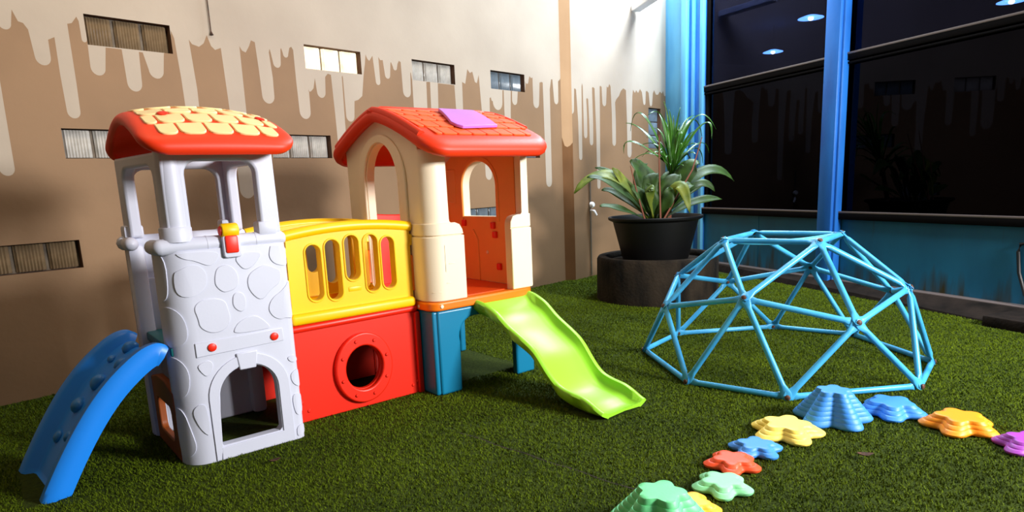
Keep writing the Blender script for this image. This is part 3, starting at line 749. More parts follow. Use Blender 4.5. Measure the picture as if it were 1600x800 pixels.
STONES = [
 [(0.618, 0.876), (0.643, 0.857), (0.681, 0.848), (0.727, 0.822), (0.748, 0.827), (0.768, 0.844), (0.777, 0.880), (0.62, 0.884)],
 [(0.598, 0.805), (0.622, 0.817), (0.669, 0.836), (0.701, 0.823), (0.72, 0.787), (0.71, 0.733), (0.652, 0.701), (0.598, 0.718)],
 [(0.753, 0.799), (0.77, 0.816), (0.801, 0.822), (0.829, 0.803), (0.843, 0.766), (0.834, 0.719), (0.781, 0.704), (0.759, 0.72), (0.743, 0.747)],
 [(0.833, 0.843), (0.848, 0.81), (0.87, 0.789), (0.902, 0.798), (0.931, 0.827), (0.950, 0.862), (0.865, 0.862)],
 [(0.874, 0.756), (0.901, 0.785), (0.954, 0.806), (0.991, 0.788), (1.02, 0.773), (1.013, 0.718), (0.974, 0.697), (0.923, 0.645), (0.875, 0.701)],
 [(0.984, 0.873), (0.975, 0.835), (0.993, 0.804), (1.031, 0.79), (1.060, 0.794), (1.064, 0.873), (0.989, 0.882)],
 [(0.807, 0.682), (0.816, 0.699), (0.838, 0.704), (0.858, 0.687), (0.86, 0.648), (0.85, 0.62), (0.828, 0.617), (0.804, 0.644)],
 [(0.652, 0.66), (0.679, 0.688), (0.732, 0.692), (0.777, 0.676), (0.785, 0.64), (0.792, 0.594), (0.768, 0.553), (0.713, 0.543), (0.667, 0.574), (0.664, 0.615)],
 [(0.947, 0.615), (0.97, 0.658), (1.019, 0.685), (1.06, 0.734), (1.068, 0.646), (1.06, 0.552), (1.02, 0.563), (0.992, 0.558), (0.961, 0.579)],
 [(0.794, 0.526), (0.799, 0.554), (0.827, 0.582), (0.886, 0.598), (0.921, 0.573), (0.95, 0.534), (0.942, 0.526)],
 [(0.637, 0.422), (0.663, 0.435), (0.690, 0.437), (0.700, 0.415), (0.690, 0.387), (0.669, 0.369), (0.65, 0.392)],
 [(0.598, 0.23), (0.62, 0.26), (0.650, 0.259), (0.655, 0.19), (0.652, 0.12), (0.635, 0.133), (0.615, 0.169)],
 [(1.006, 0.387), (1.012, 0.368), (1.03, 0.358), (1.058, 0.361), (1.04, 0.392)],
 [(1.012, 0.301), (1.024, 0.318), (1.055, 0.328), (1.06, 0.244), (1.04, 0.243), (1.016, 0.269)],
 [(1.012, 0.209), (1.03, 0.215), (1.06, 0.202), (1.06, 0.127), (1.022, 0.108), (1.010, 0.163)],
 [(1.014, 0.029), (1.017, 0.061), (1.052, 0.072), (1.06, 0.024), (1.018, 0.013)],
 [(0.505, 0.88), (0.575, 0.88), (0.570, 0.72), (0.540, 0.69), (0.505, 0.70)],
 [(0.505, 0.66), (0.560, 0.675), (0.610, 0.64), (0.625, 0.56), (0.600, 0.51), (0.505, 0.505)],
 [(0.505, 0.47), (0.575, 0.46), (0.610, 0.40), (0.595, 0.31), (0.550, 0.285), (0.505, 0.29)],
 [(0.505, 0.25), (0.560, 0.245), (0.585, 0.15), (0.600, 0.07), (0.560, 0.03), (0.505, 0.03)],
]
for s_ in STONES:
    panel('raised_stone', chaikin(s_, 2), [], m_tower, 0.006, M['grey'], tf, tw, 0.0032, -0.0038)
# ---- tower back panel, deck and low side panel
def m_back(t):
    return lambda w, z, d: L(w, t - d, z)
def m_left(s_):
    return lambda w, z, d: L(s_ + d, w, z)
tb = panel('tower_back_panel', [(0.535, 0), (1.06, 0), (1.06, 0.89), (0.535, 0.89)], [rrect(0.66, 0.95, 0.58, 0.72, 0.02)][:0], m_back(3.40), 0.04, M['grey'], PS, (), 0.01)
pbox('panel_step', 0.60, 1.04, 3.335, 3.37, 0.50, 0.745, M['grey'], 0.01, tb)
pbox('corner_post', 0.535, 0.605, 3.32, 3.40, 0.0, 0.90, M['grey'], 0.02)
pbox('corner_post', 0.99, 1.06, 3.32, 3.40, 0.0, 0.90, M['grey'], 0.02)
pbox('tower_deck', 0.56, 1.05, 2.87, 3.36, 0.465, 0.505, M['deck'], 0.008)
sp = panel('side_panel', [(2.92, 0.0), (3.33, 0.0), (3.33, 0.30), (3.20, 0.33), (3.05, 0.33), (2.92, 0.30)], [rrect(3.0, 3.25, 0.07, 0.22, 0.03)], m_left(0.552), 0.03, M['amber'], PS, (), 0.006)
plab(sp, 'low brown-orange side panel under the climber')

# ---- rails round the tower top
def capsule(name, p, q, r, mat, parent, seg=14, squash=1.0):
    p, q = Vector(p), Vector(q); d = (q - p).normalized(); x, y = frame_of(d)
    rings = []
    for off, rr in [(-r, 0.05 * r), (-0.8 * r, 0.6 * r), (-0.4 * r, 0.92 * r), (0, r)]:
        rings.append([p + d * off + x * (rr * math.cos(2 * PI * k / seg)) + y * (rr * squash * math.sin(2 * PI * k / seg)) for k in range(seg)])
    for off, rr in [(0, r), (0.4 * r, 0.92 * r), (0.8 * r, 0.6 * r), (r, 0.05 * r)]:
        rings.append([q + d * off + x * (rr * math.cos(2 * PI * k / seg)) + y * (rr * squash * math.sin(2 * PI * k / seg)) for k in range(seg)])
    return loft(name, rings, mat, parent)
def rail(t, s0, s1):
    r = capsule('tower_rail', L(s0, t, 0.908), L(s1, t, 0.908), 0.033, M['grey'], PS)
    for s_ in (s0 + 0.17, s1 - 0.10):
        tube_path('collar', [L(s_ - 0.003, t, 0.908), L(s_ + 0.003, t, 0.908)], 0.0342, M['grey'], r, 14)
    return r
fr = rail(2.853, 0.572, 1.035)
rail(3.365, 0.535, 1.03)
capsule('tower_rail', L(0.565, 2.87, 0.906), L(0.565, 2.96, 0.906), 0.030, M['grey'], PS)
capsule('tower_rail', L(0.545, 3.28, 0.906), L(0.545, 3.36, 0.906), 0.030, M['grey'], PS)
cl = panel('clip_plate', rrect(0.792, 0.862, 0.848, 0.938, 0.012), [], m_back(2.803), -0.02, M['grey'], PS, (), 0.004)
cl2 = pbox('red_clip', 0.800, 0.852, 2.795, 2.85, 0.866, 0.938, M['red'], 0.008)
rings = [[L(0.800 + x_, 2.825 + 0.030 * k_ * math.cos(a), 0.957 + 0.030 * k_ * math.sin(a)) for a in [2 * PI * i / 16 for i in range(16)]] for x_, k_ in ((-0.006, 0.55), (-0.004, 0.9), (0.0, 1), (0.056, 1), (0.060, 0.9))]
kn = loft('yellow_knob', rings, M['yellow'], cl2)
disc_bolt('red_hub', L(0.795, 2.825, 0.957), (-1, 0, 0), 0.020, 0.008, M['red'], cl2)

# ---- roof supports: four arched frames with collars
def arch_frame(name, a0, a1, b0, b1, z0, z1, zt, mapf, th, r=0.05):
    o_ = [(a0, z0), (b0, z0), (b0, zt - r)] + [(b0 + r - r * math.cos(x), zt - r + r * math.sin(x)) for x in [PI / 2 * i / 5 for i in range(1, 6)]] \
        + [(b1 - r + r * math.sin(x), zt - r + r * math.cos(x)) for x in [PI / 2 * i / 5 for i in range(0, 5)]] + [(b1, zt - r), (b1, z0), (a1, z0), (a1 - 0.004, z1), (a0 + 0.004, z1)]
    return panel(name, o_, [], mapf, th, M['grey'], PS, (), 0.012, 0.0, 3)
arch_frame('roof_support', 0.600, 1.045, 0.690, 0.962, 0.93, 1.275, 1.236, lambda w, z, d: L(w, 2.832 + d, z), 0.055)
arch_frame('roof_support', 0.545, 1.035, 0.603, 0.955, 0.93, 1.275, 1.225, lambda w, z, d: L(w, 3.345 + d, z), 0.05)
arch_frame('roof_support', 2.875, 3.39, 2.93, 3.30, 0.93, 1.275, 1.225, lambda w, z, d: L(0.598 - 0.055 * (w - 2.88) / 0.5 + d, w, z), 0.05)
arch_frame('roof_support', 2.845, 3.39, 2.92, 3.30, 0.93, 1.275, 1.225, lambda w, z, d: L(0.985 + d, w, z), 0.05)
rings = [[L(0.642 + r_ * math.cos(a), 2.872 + r_ * math.sin(a), z_) for a in [2 * PI * i / 20 for i in range(20)]] for r_, z_ in ((0.050, 0.93), (0.050, 1.10), (0.047, 1.275))]
loft('tower_column', rings, M['grey'], PS)
rings = [[L(0.638 + r_ * math.cos(a), 2.872 + r_ * math.sin(a), z_) for a in [2 * PI * i / 20 for i in range(20)]] for r_, z_ in ((0.060, 0.925), (0.060, 0.978), (0.056, 0.984), (0.045, 0.984))]
loft('column_collar', rings, M['grey'], PS)
pbox('column_collar', 0.948, 1.028, 2.825, 2.90, 0.925, 0.985, M['grey'], 0.012)
pbox('column_collar', 0.532, 0.612, 3.325, 3.405, 0.925, 0.985, M['grey'], 0.012)
pbox('column_collar', 0.945, 1.035, 3.325, 3.405, 0.925, 0.985, M['grey'], 0.012)

# ---- roofs
def roof(name, sc, tc, A, B, prof, thick, rc, re, de, mat, nx=40, ny=48):
    def pt(a, b, under=False):
        k_ = 0.93 if under else 1.0
        x, y = a * A, b * B
        ax, ay = abs(x), abs(y)
        e = max((ax - (A - re)) / re, (ay - (B - re)) / re, 0.0)
        if ax > A - rc and ay > B - rc:
            vx, vy = ax - (A - rc), ay - (B - rc); m_ = max(vx, vy); ln = math.hypot(vx, vy)
            if ln > 1e-9: vx, vy = vx * m_ / ln, vy * m_ / ln
            x = math.copysign(A - rc + vx, x); y = math.copysign(B - rc + vy, y)
        z = prof(tc + y)
        if not under: z -= de * (1 - math.sqrt(max(0, 1 - e * e)))
        return x, y, z
    def axis(n):
        return [math.sin(PI / 2 * (2 * i / n - 1)) for i in range(n + 1)]
    ax_, ay_ = axis(nx), axis(ny)
    V, Fc = [], []
    def vid(i, j): return i * (ny + 1) + j
    for a in ax_:
        for b in ay_:
            x, y, z = pt(a, b); V.append(L(sc + x, tc + y, z))
    for i in range(nx):
        for j in range(ny): Fc.append([vid(i, j), vid(i + 1, j), vid(i + 1, j + 1), vid(i, j + 1)])
    border = [(i, 0) for i in range(nx)] + [(nx, j) for j in range(ny)] + [(i, ny) for i in range(nx, 0, -1)] + [(0, j) for j in range(ny, 0, -1)]
    prev = [vid(i, j) for i, j in border]
    for inset, zd in ((1.0, 0.55), (0.985, 0.85), (0.955, 1.0), (0.92, 0.92)):
        cur = []
        for (i, j) in border:
            x, y, z = pt(ax_[i], ay_[j], True)
            x0, y0, z0 = pt(ax_[i], ay_[j])
            zz = prof(tc + y) - (thick + de * 0) * zd if inset > 0.93 else prof(tc + y) - thick * zd
            cur.append(len(V)); V.append(L(sc + x * inset, tc + y * inset, zz))
        n_ = len(border)
        for q in range(n_):
            Fc.append([prev[q], prev[(q + 1) % n_], cur[(q + 1) % n_], cur[q]])
        prev = cur
    # underside
    base = len(V)
    for a in ax_:
        for b in ay_:
            x, y, z = pt(a, b, True); V.append(L(sc + x * 0.92, tc + y * 0.92, prof(tc + y * 0.92) - thick * 0.92 + thick * 0.3 * max(0, 1 - max(abs(a), abs(b)) ** 6)))
    for i in range(nx):
        for j in range(ny): Fc.append([base + vid(i, j + 1), base + vid(i + 1, j + 1), base + vid(i + 1, j), base + vid(i, j)])
    bb = [base + vid(i, j) for i, j in border]
    n_ = len(border)
    for q in range(n_): Fc.append([prev[q], prev[(q + 1) % n_], bb[(q + 1) % n_], bb[q]])
    return obj(name, V, Fc, mat, PS, True, 50)

def slope_map(prof, t_e, t_r):
    """arc length along the slope from the eave t_e towards the ridge t_r"""
    ts = np.linspace(t_e, t_r, 200); zs = [prof(t) for t in ts]
    q = np.concatenate([[0], np.cumsum(np.hypot(np.diff(ts), np.diff(zs)))])
    def f(w, z, d):
        t = float(np.interp(z, q, ts)); k_ = min(range(0, 199), key=lambda i: abs(ts[i] - t))
        dt, dz = ts[k_ + 1] - ts[k_], zs[k_ + 1] - zs[k_]; ln = math.hypot(dt, dz)
        n_t, n_z = -dz / ln * (1 if dt > 0 else -1), abs(dt) / ln
        return L(w, t - n_t * d, prof(t) - n_z * d)
    return f, q[-1]

def tprof(t): x = abs((t - 3.095) / 0.400); return 1.308 + 0.160 * (1 - x ** 1.75)
def hprof(t): x = abs((t - 3.27) / 0.57); return 1.305 + 0.215 * (1 - x ** 1.35)
tr_ = roof('tower_roof', 0.817, 3.095, 0.293, 0.400, tprof, 0.055, 0.085, 0.035, 0.022, M['red_roof'])
hr_ = roof('house_roof', 2.15, 3.27, 0.41, 0.57, hprof, 0.07, 0.12, 0.05, 0.035, M['red_roof'])

def shingles(root, prof, te, tr__, s0, s1, rows, ntile, mat, th, gap, r, skew=0.0, zlo=0.05, stag=0.5, name='roof_tile', clipr=0.0):
    f, Q = slope_map(prof, te, tr__)
    hgt = (Q - zlo) / rows; wid = (s1 - s0) / ntile
    for j in range(rows):
        off = (stag if j % 2 else 0.0) * wid
        k0 = -1 if off else 0
        ins = clipr * max(0, 1 - j / 1.5) ** 2
        for i in range(k0, ntile):
            a = max(s0 + ins, s0 + i * wid + off + gap / 2); b = min(s1 - ins, s0 + (i + 1) * wid + off - gap / 2)
            if b - a < 0.02: continue
            z0 = zlo + j * hgt + gap * 0.4; z1 = zlo + (j + 1) * hgt - gap * 0.4
            rr = min(r, (b - a) * 0.4)
            o_ = [(a + rr, z0), (b - rr, z0)] + [(b - rr + rr * math.sin(x), z0 + rr - rr * math.cos(x)) for x in (PI / 6, PI / 3, PI / 2)] + [(b, z1), (a, z1)] \
                + [(a + rr - rr * math.cos(x), z0 + rr - rr * math.sin(x)) for x in (0, PI / 6, PI / 3)]
            zl = [z0 + (z1 - z0) * q_ for q_ in (0.33, 0.66)]
            panel(name, o_, [], lambda w, z, d: f(w, z, d - (th * (1.0 - 0.55 * (z - z0) / (z1 - z0)) if d < 0.0005 else 0.0)), 0.006, mat, root, (), 0.0025, 0.0, 1, zl)
shingles(tr_, tprof, 2.715, 3.095, 0.57, 1.075, 4, 5, M['tile_pale'], 0.008, 0.007, 0.03, zlo=0.012, clipr=0.03)
shingles(tr_, tprof, 3.475, 3.095, 0.57, 1.075, 4, 5, M['tile_pale'], 0.008, 0.007, 0.03, zlo=0.012, clipr=0.03)
shingles(hr_, hprof, 2.72, 3.255, 1.79, 2.51, 5, 8, M['tile_orange'], 0.009, 0.003, 0.012, zlo=0.07, clipr=0.05)
shingles(hr_, hprof, 3.82, 3.285, 1.79, 2.51, 5, 8, M['tile_orange'], 0.009, 0.003, 0.012, zlo=0.07, clipr=0.05)
for s_, t_ in ((0.655, 2.90), (1.03, 2.90)):
    disc_bolt('roof_bolt', L(s_, t_, tprof(t_) + 0.006), (0, -0.35, 0.93), 0.020, 0.006, M['red'], tr_)
for o in [tr_] + list(tr_.children):      # the roof is slightly domed along its length
    for v in o.data.vertices:
        k_ = ((v.co.x + S0 - 0.80) / 0.29) ** 2
        v.co.z -= 0.036 * k_ * max(0, (v.co.z - 1.262) / 0.2)
# ridge cap and thick gable rims of the house roof
rp = []
for s_ in np.linspace(1.745, 2.555, 12):
    e = max(0, (abs(s_ - 2.15) - 0.37) / 0.04); z_ = hprof(3.27) - 0.012 - 0.03 * min(1, e) ** 2
    rp.append(L(s_, 3.27, z_))
tube_path('ridge_cap', rp, 0.026, M['red_roof'], hr_, 12)
for s_ in (1.768, 2.518):
    for sg in (-1, 1):
        pts = [L(s_ + 0.0, 3.27 + sg * x, hprof(3.27 + sg * x) - 0.012 - (0.02 if x > 0.5 else 0)) for x in np.linspace(0.0, 0.46 if s_ < 2 else 0.36, 14)]
        tube_path('gable_rim', pts, 0.022, M['red_roof'], hr_, 10)
# violet board lying on the roof slope
fh, Qh = slope_map(hprof, 2.72, 3.255)
vb = panel('violet_board', [(2.005, 0.20), (2.015, 0.16), (2.04, 0.135), (2.285, 0.165), (2.335, 0.455), (2.325, 0.465), (2.105, 0.475)], [], fh, 0.016, M['purple'], hr_, (), 0.003, -0.026, 2, (0.2, 0.25, 0.3, 0.35, 0.4))
plab(vb, 'violet plate on the front roof slope')

# ---- house walls
def m_hl(w, z, d):            # left wall wrapping into the front left pier
    if w <= 0: return L(1.80 + d, 2.93 - w, z)
    th = w / 0.08
    if th <= PI / 2: return L(1.88 - (0.08 - d) * math.cos(th), 2.93 - (0.08 - d) * math.sin(th), z)
    return L(1.88 + (w - 0.1257), 2.85 + d, z)
def m_hr(w, z, d):            # right wall wrapping into the front right pier
    if w <= 0: return L(2.49 - d, 2.88 - w, z)
    th = w / 0.03
    if th <= PI / 2: return L(2.46 + (0.03 - d) * math.cos(th), 2.88 - (0.03 - d) * math.sin(th), z)
    return L(2.46 - (w - 0.0471), 2.85 + d, z)
hw = [0.1257 * i / 8 for i in range(9)]
def gable(pk, lo, hi, z_e, n=10):
    """roof line of a wall between w=lo (back) and w=hi (front), peak at w=pk"""
    pts = []
    for i in range(n + 1):
        w = hi + (lo - hi) * i / n
        pts.append((w, z_e(w)))
    return pts
ztop_l = lambda w: hprof(2.93 - w) - 0.035 if w < 0.02 else 1.285
ol = [(-0.77, 0.505), (-0.54, 0.505), (-0.54, 1.12)] + ellipse(-0.36, 1.125, 0.18, 0.213, 20, PI, 0, False)[1:-1] + [(-0.18, 1.12), (-0.18, 0.505),
      (0.251, 0.505), (0.251, 0.84), (0.246, 0.87), (0.232, 0.895), (0.21, 0.908), (0.186, 0.912), (0.178, 0.918), (0.176, 0.93), (0.1720, 1.285)] + [(0.02, 1.285)] + [(w, ztop_l(w)) for w in np.linspace(0.0, -0.77, 14)]
hl = panel('house_left_wall', ol, [], m_hl, 0.05, M['house'], PS, hw, 0.006)
plab(hl, 'cream wall with tall arched doorway and rounded front pier')
oa = ellipse(-0.36, 1.125, 0.265, 0.262, 24, PI, 0, False); ia = ellipse(-0.36, 1.125, 0.184, 0.217, 24, 0, PI, False)
panel('arch_trim', [(-0.625, 0.51)] + oa + [(-0.095, 0.51), (-0.176, 0.51)] + ia + [(-0.544, 0.51)], [], m_hl, 0.014, M['house'], hl, (), 0.006, -0.013)
panel('pier_cladding', [(-0.085, 0.507), (0.258, 0.507), (0.258, 0.845), (-0.085, 0.845)], [], m_hl, 0.014, M['house'], hl, hw, 0.006, -0.012)
panel('pier_cap', [(-0.085, 0.849), (0.256, 0.849), (0.250, 0.875), (0.234, 0.900), (0.205, 0.912), (-0.085, 0.912)], [], m_hl, 0.012, M['house'], hl, hw, 0.004, -0.009)
for (a, b_) in (((0.13, 0.60), (0.155, 0.604)), ((0.15, 0.70), (0.185, 0.704)), ((0.06, 0.555), (0.10, 0.559)), ((0.128, 0.66), (0.131, 0.80))):
    panel('embossed_line', [(a[0], a[1]), (b_[0], a[1]), (b_[0], b_[1]), (a[0], b_[1])], [], m_hl, 0.004, M['house'], hl, (), 0.001, -0.0145, 1)
ztop_r = lambda w: hprof(2.88 - w) - 0.035 if w < 0.0 else 1.285
orr = [(-0.82, 0.505), (0.171, 0.505), (0.171, 0.87), (0.166, 0.895), (0.150, 0.915), (0.125, 0.922), (0.092, 0.925), (0.084, 0.935), (0.080, 1.285), (0.0, 1.285)] + [(w, ztop_r(w)) for w in np.linspace(-0.02, -0.82, 14)]
hwin = [(-0.215, 0.907)] + ellipse(-0.3825, 1.09, 0.1675, 0.145, 20, 0, PI, False) + [(-0.55, 0.907)]
hrw = panel('house_right_wall', orr, [hwin], m_hr, 0.05, M['house'], PS, [0.0471 * i / 4 for i in range(5)], 0.006)
plab(hrw, 'cream wall with arched window and front pier beside the slide')
panel('pier_cap', [(-0.06, 0.853), (0.176, 0.853), (0.172, 0.89), (0.155, 0.918), (0.12, 0.926), (-0.06, 0.926)], [], m_hr, 0.010, M['house'], hrw, [0.0471 * i / 4 for i in range(5)], 0.004, -0.008)
panel('pier_cladding', [(-0.06, 0.507), (0.174, 0.507), (0.174, 0.849), (-0.06, 0.849)], [], m_hr, 0.014, M['house'], hrw, [0.0471 * i / 4 for i in range(5)], 0.006, -0.011)
m_in = lambda w, z, d: L(2.44 + d, w, z)
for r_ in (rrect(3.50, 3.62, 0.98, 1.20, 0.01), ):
    inn = chaikin(r_, 0); panel('embossed_frame', r_, [rrect(3.515, 3.605, 0.995, 1.185, 0.008)], m_in, 0.012, M['bounce_lining'], hrw, (), 0.003, -0.008)
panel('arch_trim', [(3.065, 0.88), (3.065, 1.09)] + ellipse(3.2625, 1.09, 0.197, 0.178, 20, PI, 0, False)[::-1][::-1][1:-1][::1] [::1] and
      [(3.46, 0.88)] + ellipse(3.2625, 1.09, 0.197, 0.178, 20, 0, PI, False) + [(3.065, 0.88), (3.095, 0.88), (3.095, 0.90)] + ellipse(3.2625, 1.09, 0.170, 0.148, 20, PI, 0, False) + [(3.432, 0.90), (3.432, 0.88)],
      [], m_in, 0.014, M['bounce_lining'], hrw, (), 0.004, -0.010)
for t_, z_ in ((3.42, 0.865), (3.125, 0.855), (3.11, 0.80), (3.08, 0.61)):
    o = rbox('play_button', L(2.418, t_ - 0.018, z_ - 0.02), L(2.445, t_ + 0.018, z_ + 0.02), M['red'], hrw, 0.006)
disc_bolt('peg', L(2.44, 3.20, 0.69), (-1, 0, 0), 0.012, 0.01, M['house'], hrw)
panel('inner_lip', [(3.28, 0.51), (3.30, 0.51), (3.31, 0.76), (3.35, 0.82), (3.33, 0.83), (3.285, 0.77)], [], m_in, 0.014, M['bounce_lining'], hrw, (), 0.004, -0.012)
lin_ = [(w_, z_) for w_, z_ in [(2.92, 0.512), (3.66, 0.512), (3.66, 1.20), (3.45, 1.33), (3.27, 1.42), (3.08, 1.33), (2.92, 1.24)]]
panel('bounce_light_lining', lin_, [[(3.095, 0.905)] + [(3.43, 0.905)] + ellipse(3.2625, 1.09, 0.1685, 0.146, 20, 0, PI, False)], m_in, 0.006, M['bounce_lining'], hrw, (), 0.001, -0.0055)  # thin sheet added over the cream wall to carry the orange bounce light
# back of the house: red half panel and cream corner posts
panel('house_back_panel', [(1.84, 0.505), (2.45, 0.505), (2.45, 0.965)] + [(2.45 - 0.61 * i / 10, 0.965 - 0.03 * (1 - abs(i / 5 - 1) ** 2)) for i in range(1, 10)] + [(1.84, 0.965)], [], m_back(3.70), 0.03, M['red'], PS, (), 0.006)
# floor plate
fp = panel('house_floor', rrect(1.785, 2.492, 2.838, 3.71, 0.06, 6), [], lambda w, z, d: L(w, z, 0.505 - d), 0.047, M['orange'], PS, (), 0.010, 0, 3)
plab(fp, 'orange floor plate of the house')
panel('floor_mat', rrect(1.83, 2.45, 2.90, 3.68, 0.03), [], lambda w, z, d: L(w, z, 0.509 - d), 0.01, M['orange_floor'], fp, (), 0.002)
for t_ in (2.97, ):
    plab(disc_bolt('rivet', L(1.79, t_, 0.478), (-1, -0.1, 0), 0.011, 0.006, M['house'], fp), 'pale rivet')
plab(disc_bolt('rivet', L(1.845, 2.838, 0.482), (0, -1, 0), 0.010, 0.005, M['house'], fp), 'pale rivet')

# ---- teal legs: four arched skirts meeting in corner legs
def skirt(name, a0, a1, lw, mapf, zt=0.457):
    b0, b1 = a0 + lw, a1 - lw; r = 0.10
    o_ = [(a0, 0), (b0, 0), (b0 + 0.004, 0.27)] + [(b0 + r - r * math.cos(x), 0.30 + r * math.sin(x)) for x in [PI / 2 * i / 6 for i in range(7)]] \
        + [(b1 - r + r * math.sin(x), 0.30 + r * math.cos(x)) for x in [PI / 2 * i / 6 for i in range(7)]] + [(b1 - 0.004, 0.27), (b1, 0), (a1, 0), (a1, zt), (a0, zt)]
    return panel(name, o_, [], mapf, 0.045, M['teal'], PS, (), 0.012, 0.0, 3)
plab(skirt('leg_frame', 1.822, 2.482, 0.135, lambda w, z, d: L(w, 2.851 + d, z)), 'teal front legs joined under the floor')
skirt('leg_frame', 1.822, 2.482, 0.135, lambda w, z, d: L(w, 3.70 - d, z))
def m_lleg(w, z, d): return L(1.798 + d, w, z)
skirt('leg_frame', 2.862, 3.69, 0.14, m_lleg)
skirt('leg_frame', 2.862, 3.69, 0.14, lambda w, z, d: L(2.484 - d, w, z))

# ---- bridge: red tunnel walls with portholes, yellow railings, deck
def bridge_side(t, sgn):
    mp = lambda w, z, d: L(w, t + sgn * d, z)
    port = ellipse(1.452, 0.212, 0.100, 0.112, 32)
    o_ = [(1.06, 0.0), (1.785, 0.0), (1.785, 0.452), (1.06, 0.452)]
    red = panel('tunnel_wall', o_, [port], mp, 0.03, M['red'], PS, (), 0.006)
    plab(red, 'red tunnel wall with round porthole')
    panel('porthole_ring', ellipse(1.452, 0.212, 0.158, 0.182, 40), [ellipse(1.452, 0.212, 0.103, 0.115, 32)], mp, 0.03, M['red'], red, (), 0.008, -0.026, 3)
    for i in range(8):
        a = 2 * PI * (i + 0.4) / 8
        disc_bolt('rivet', mp(1.452 + 0.131 * math.cos(a), 0.212 + 0.149 * math.sin(a), -0.026), (0, -sgn, 0), 0.009, 0.007, M['red'], red)
    for s_, z_ in ((1.15, 0.055), (1.12, 0.10), (1.735, 0.05), (1.765, 0.065)):
        disc_bolt('rivet', mp(s_, z_, 0), (0, -sgn, 0), 0.009, 0.006, M['red'], red)
    capsule('red_rail', mp(1.09, 0.462, 0.0), mp(1.775, 0.468, 0.0), 0.018, M['red'], PS)
    rbox('end_post', mp(1.765, 0.0, -0.02 * 1), mp(1.795, 0.45, 0.03), M['red'], PS, 0.008)
    # railing with five slots and an arched top
    top = [(1.775 - 0.655 * i / 12, 0.902 + 0.028 * (1 - (i / 6 - 1) ** 2)) for i in range(13)]
    slots = []
    for sx, zt, zb in ((1.244, 0.851, 0.585), (1.342, 0.867, 0.576), (1.443, 0.880, 0.661), (1.547, 0.875, 0.590), (1.641, 0.857, 0.593)):
        slots.append(rrect(sx - 0.036, sx + 0.036, zb, zt, 0.0355, 6))
    yr = panel('railing', [(1.115, 0.478), (1.775, 0.488)] + top, slots, mp, 0.045, M['yellow'], PS, (), 0.010, 0.0, 3)
    plab(yr, 'yellow railing with five upright slots')
    for sx, zt, zb in ((1.244, 0.851, 0.585), (1.342, 0.867, 0.576), (1.443, 0.880, 0.661), (1.547, 0.875, 0.590), (1.641, 0.857, 0.593)):
        panel('slot_rim', rrect(sx - 0.045, sx + 0.045, zb - 0.010, zt + 0.010, 0.0445, 6), [rrect(sx - 0.037, sx + 0.037, zb - 0.001, zt + 0.001, 0.0365, 6)], mp, 0.012, M['yellow'], yr, (), 0.003, -0.006)
    pts = [mp(1.105 + 0.68 * i / 14, 0.899 + 0.028 * (1 - (i / 7 - 1) ** 2), 0.012) for i in range(15)]
    tube_path('top_rail', pts, 0.026, M['yellow'], yr, 12)
    rbox('base_flange', mp(1.10, 0.482, -0.03), mp(1.775, 0.535, 0.06), M['yellow'], yr, 0.018, 3)
    for z0, z1 in ((0.80, 0.85), (0.56, 0.70)):
        rbox('hinge_lug', mp(1.06, z0, 0.0), mp(1.125, z1, 0.04), M['yellow'], yr, 0.006)
    rbox('hinge_lug', mp(1.765, 0.80, 0.0), mp(1.80, 0.86, 0.04), M['yellow'], yr, 0.006)
    rbox('hinge_lug', mp(1.765, 0.56, 0.0), mp(1.80, 0.75, 0.04), M['orange'], yr, 0.006)
    rbox('name_emboss', mp(1.41, 0.605, -0.004), mp(1.48, 0.628, 0.01), M['yellow'], yr, 0.004)
bridge_side(3.0, 1)
bridge_side(3.52, -1)
pbox('bridge_deck', 1.06, 1.80, 3.03, 3.49, 0.452, 0.487, M['orange'], 0.006)
capsule('gate_bar', L(1.80, 2.985, 0.57), L(1.80, 2.985, 0.76), 0.010, M['house'], PS)

# ---- lime slide
zl = [(1.985, 0.034), (2.04, 0.062), (2.10, 0.088), (2.19, 0.098), (2.27, 0.118), (2.34, 0.185), (2.41, 0.272), (2.50, 0.322), (2.60, 0.372), (2.69, 0.440), (2.79, 0.478), (2.87, 0.490)]
ts_ = np.linspace(1.985, 2.87, 46)
zr = [lerp(zl, t) for t in ts_]
k5 = np.array([1, 2, 3, 2, 1]) / 9
zr = np.convolve(np.concatenate([[zr[0]] * 2, zr, [zr[-1]] * 2]), k5, 'valid')
rings = []
for i, t in enumerate(ts_):
    u = (t - 1.985) / 0.885
    sl = 2.128 - 0.072 * u ** 1.2; sr = 2.440 + 0.018 * u
    z = float(zr[i]); W_ = sr - sl
    dep = 0.056 * min(1, (1 - u) / 0.12 + 0.15) * min(1, u / 0.08 + 0.25)
    dep = min(dep, max(0.004, z - 0.012))
    sk = min(0.085, z)
    wav = 0.016 * abs(math.sin(u * 17))
    zb = max(0.0, z - sk)
    ring = [(sl + 0.040, zb), (sl + 0.014 - wav, (z * 0.4 + zb * 0.6)), (sl - 0.004, z - 0.012), (sl + 0.004, z - 0.002), (sl + 0.014, z), (sl + 0.024, z - 0.004),
            (sl + 0.036, z - dep * 0.75), (sl + 0.062, z - dep), (sl + W_ * 0.5, z - dep * 1.06), (sr - 0.062, z - dep), (sr - 0.036, z - dep * 0.75), (sr - 0.024, z - 0.004),
            (sr - 0.014, z), (sr - 0.004, z - 0.002), (sr + 0.004, z - 0.012), (sr - 0.014 + wav, (z * 0.4 + zb * 0.6)), (sr - 0.040, zb),
            (sr - 0.05, max(zb, z - dep - 0.018)), (sl + W_ * 0.5, max(zb, z - dep * 1.06 - 0.012)), (sl + 0.05, max(zb, z - dep - 0.018))]
    rings.append([L(s_, t, max(0.002, z_)) for s_, z_ in ring])
sd = loft('slide', rings, M['lime'], PS, True, True, 50)
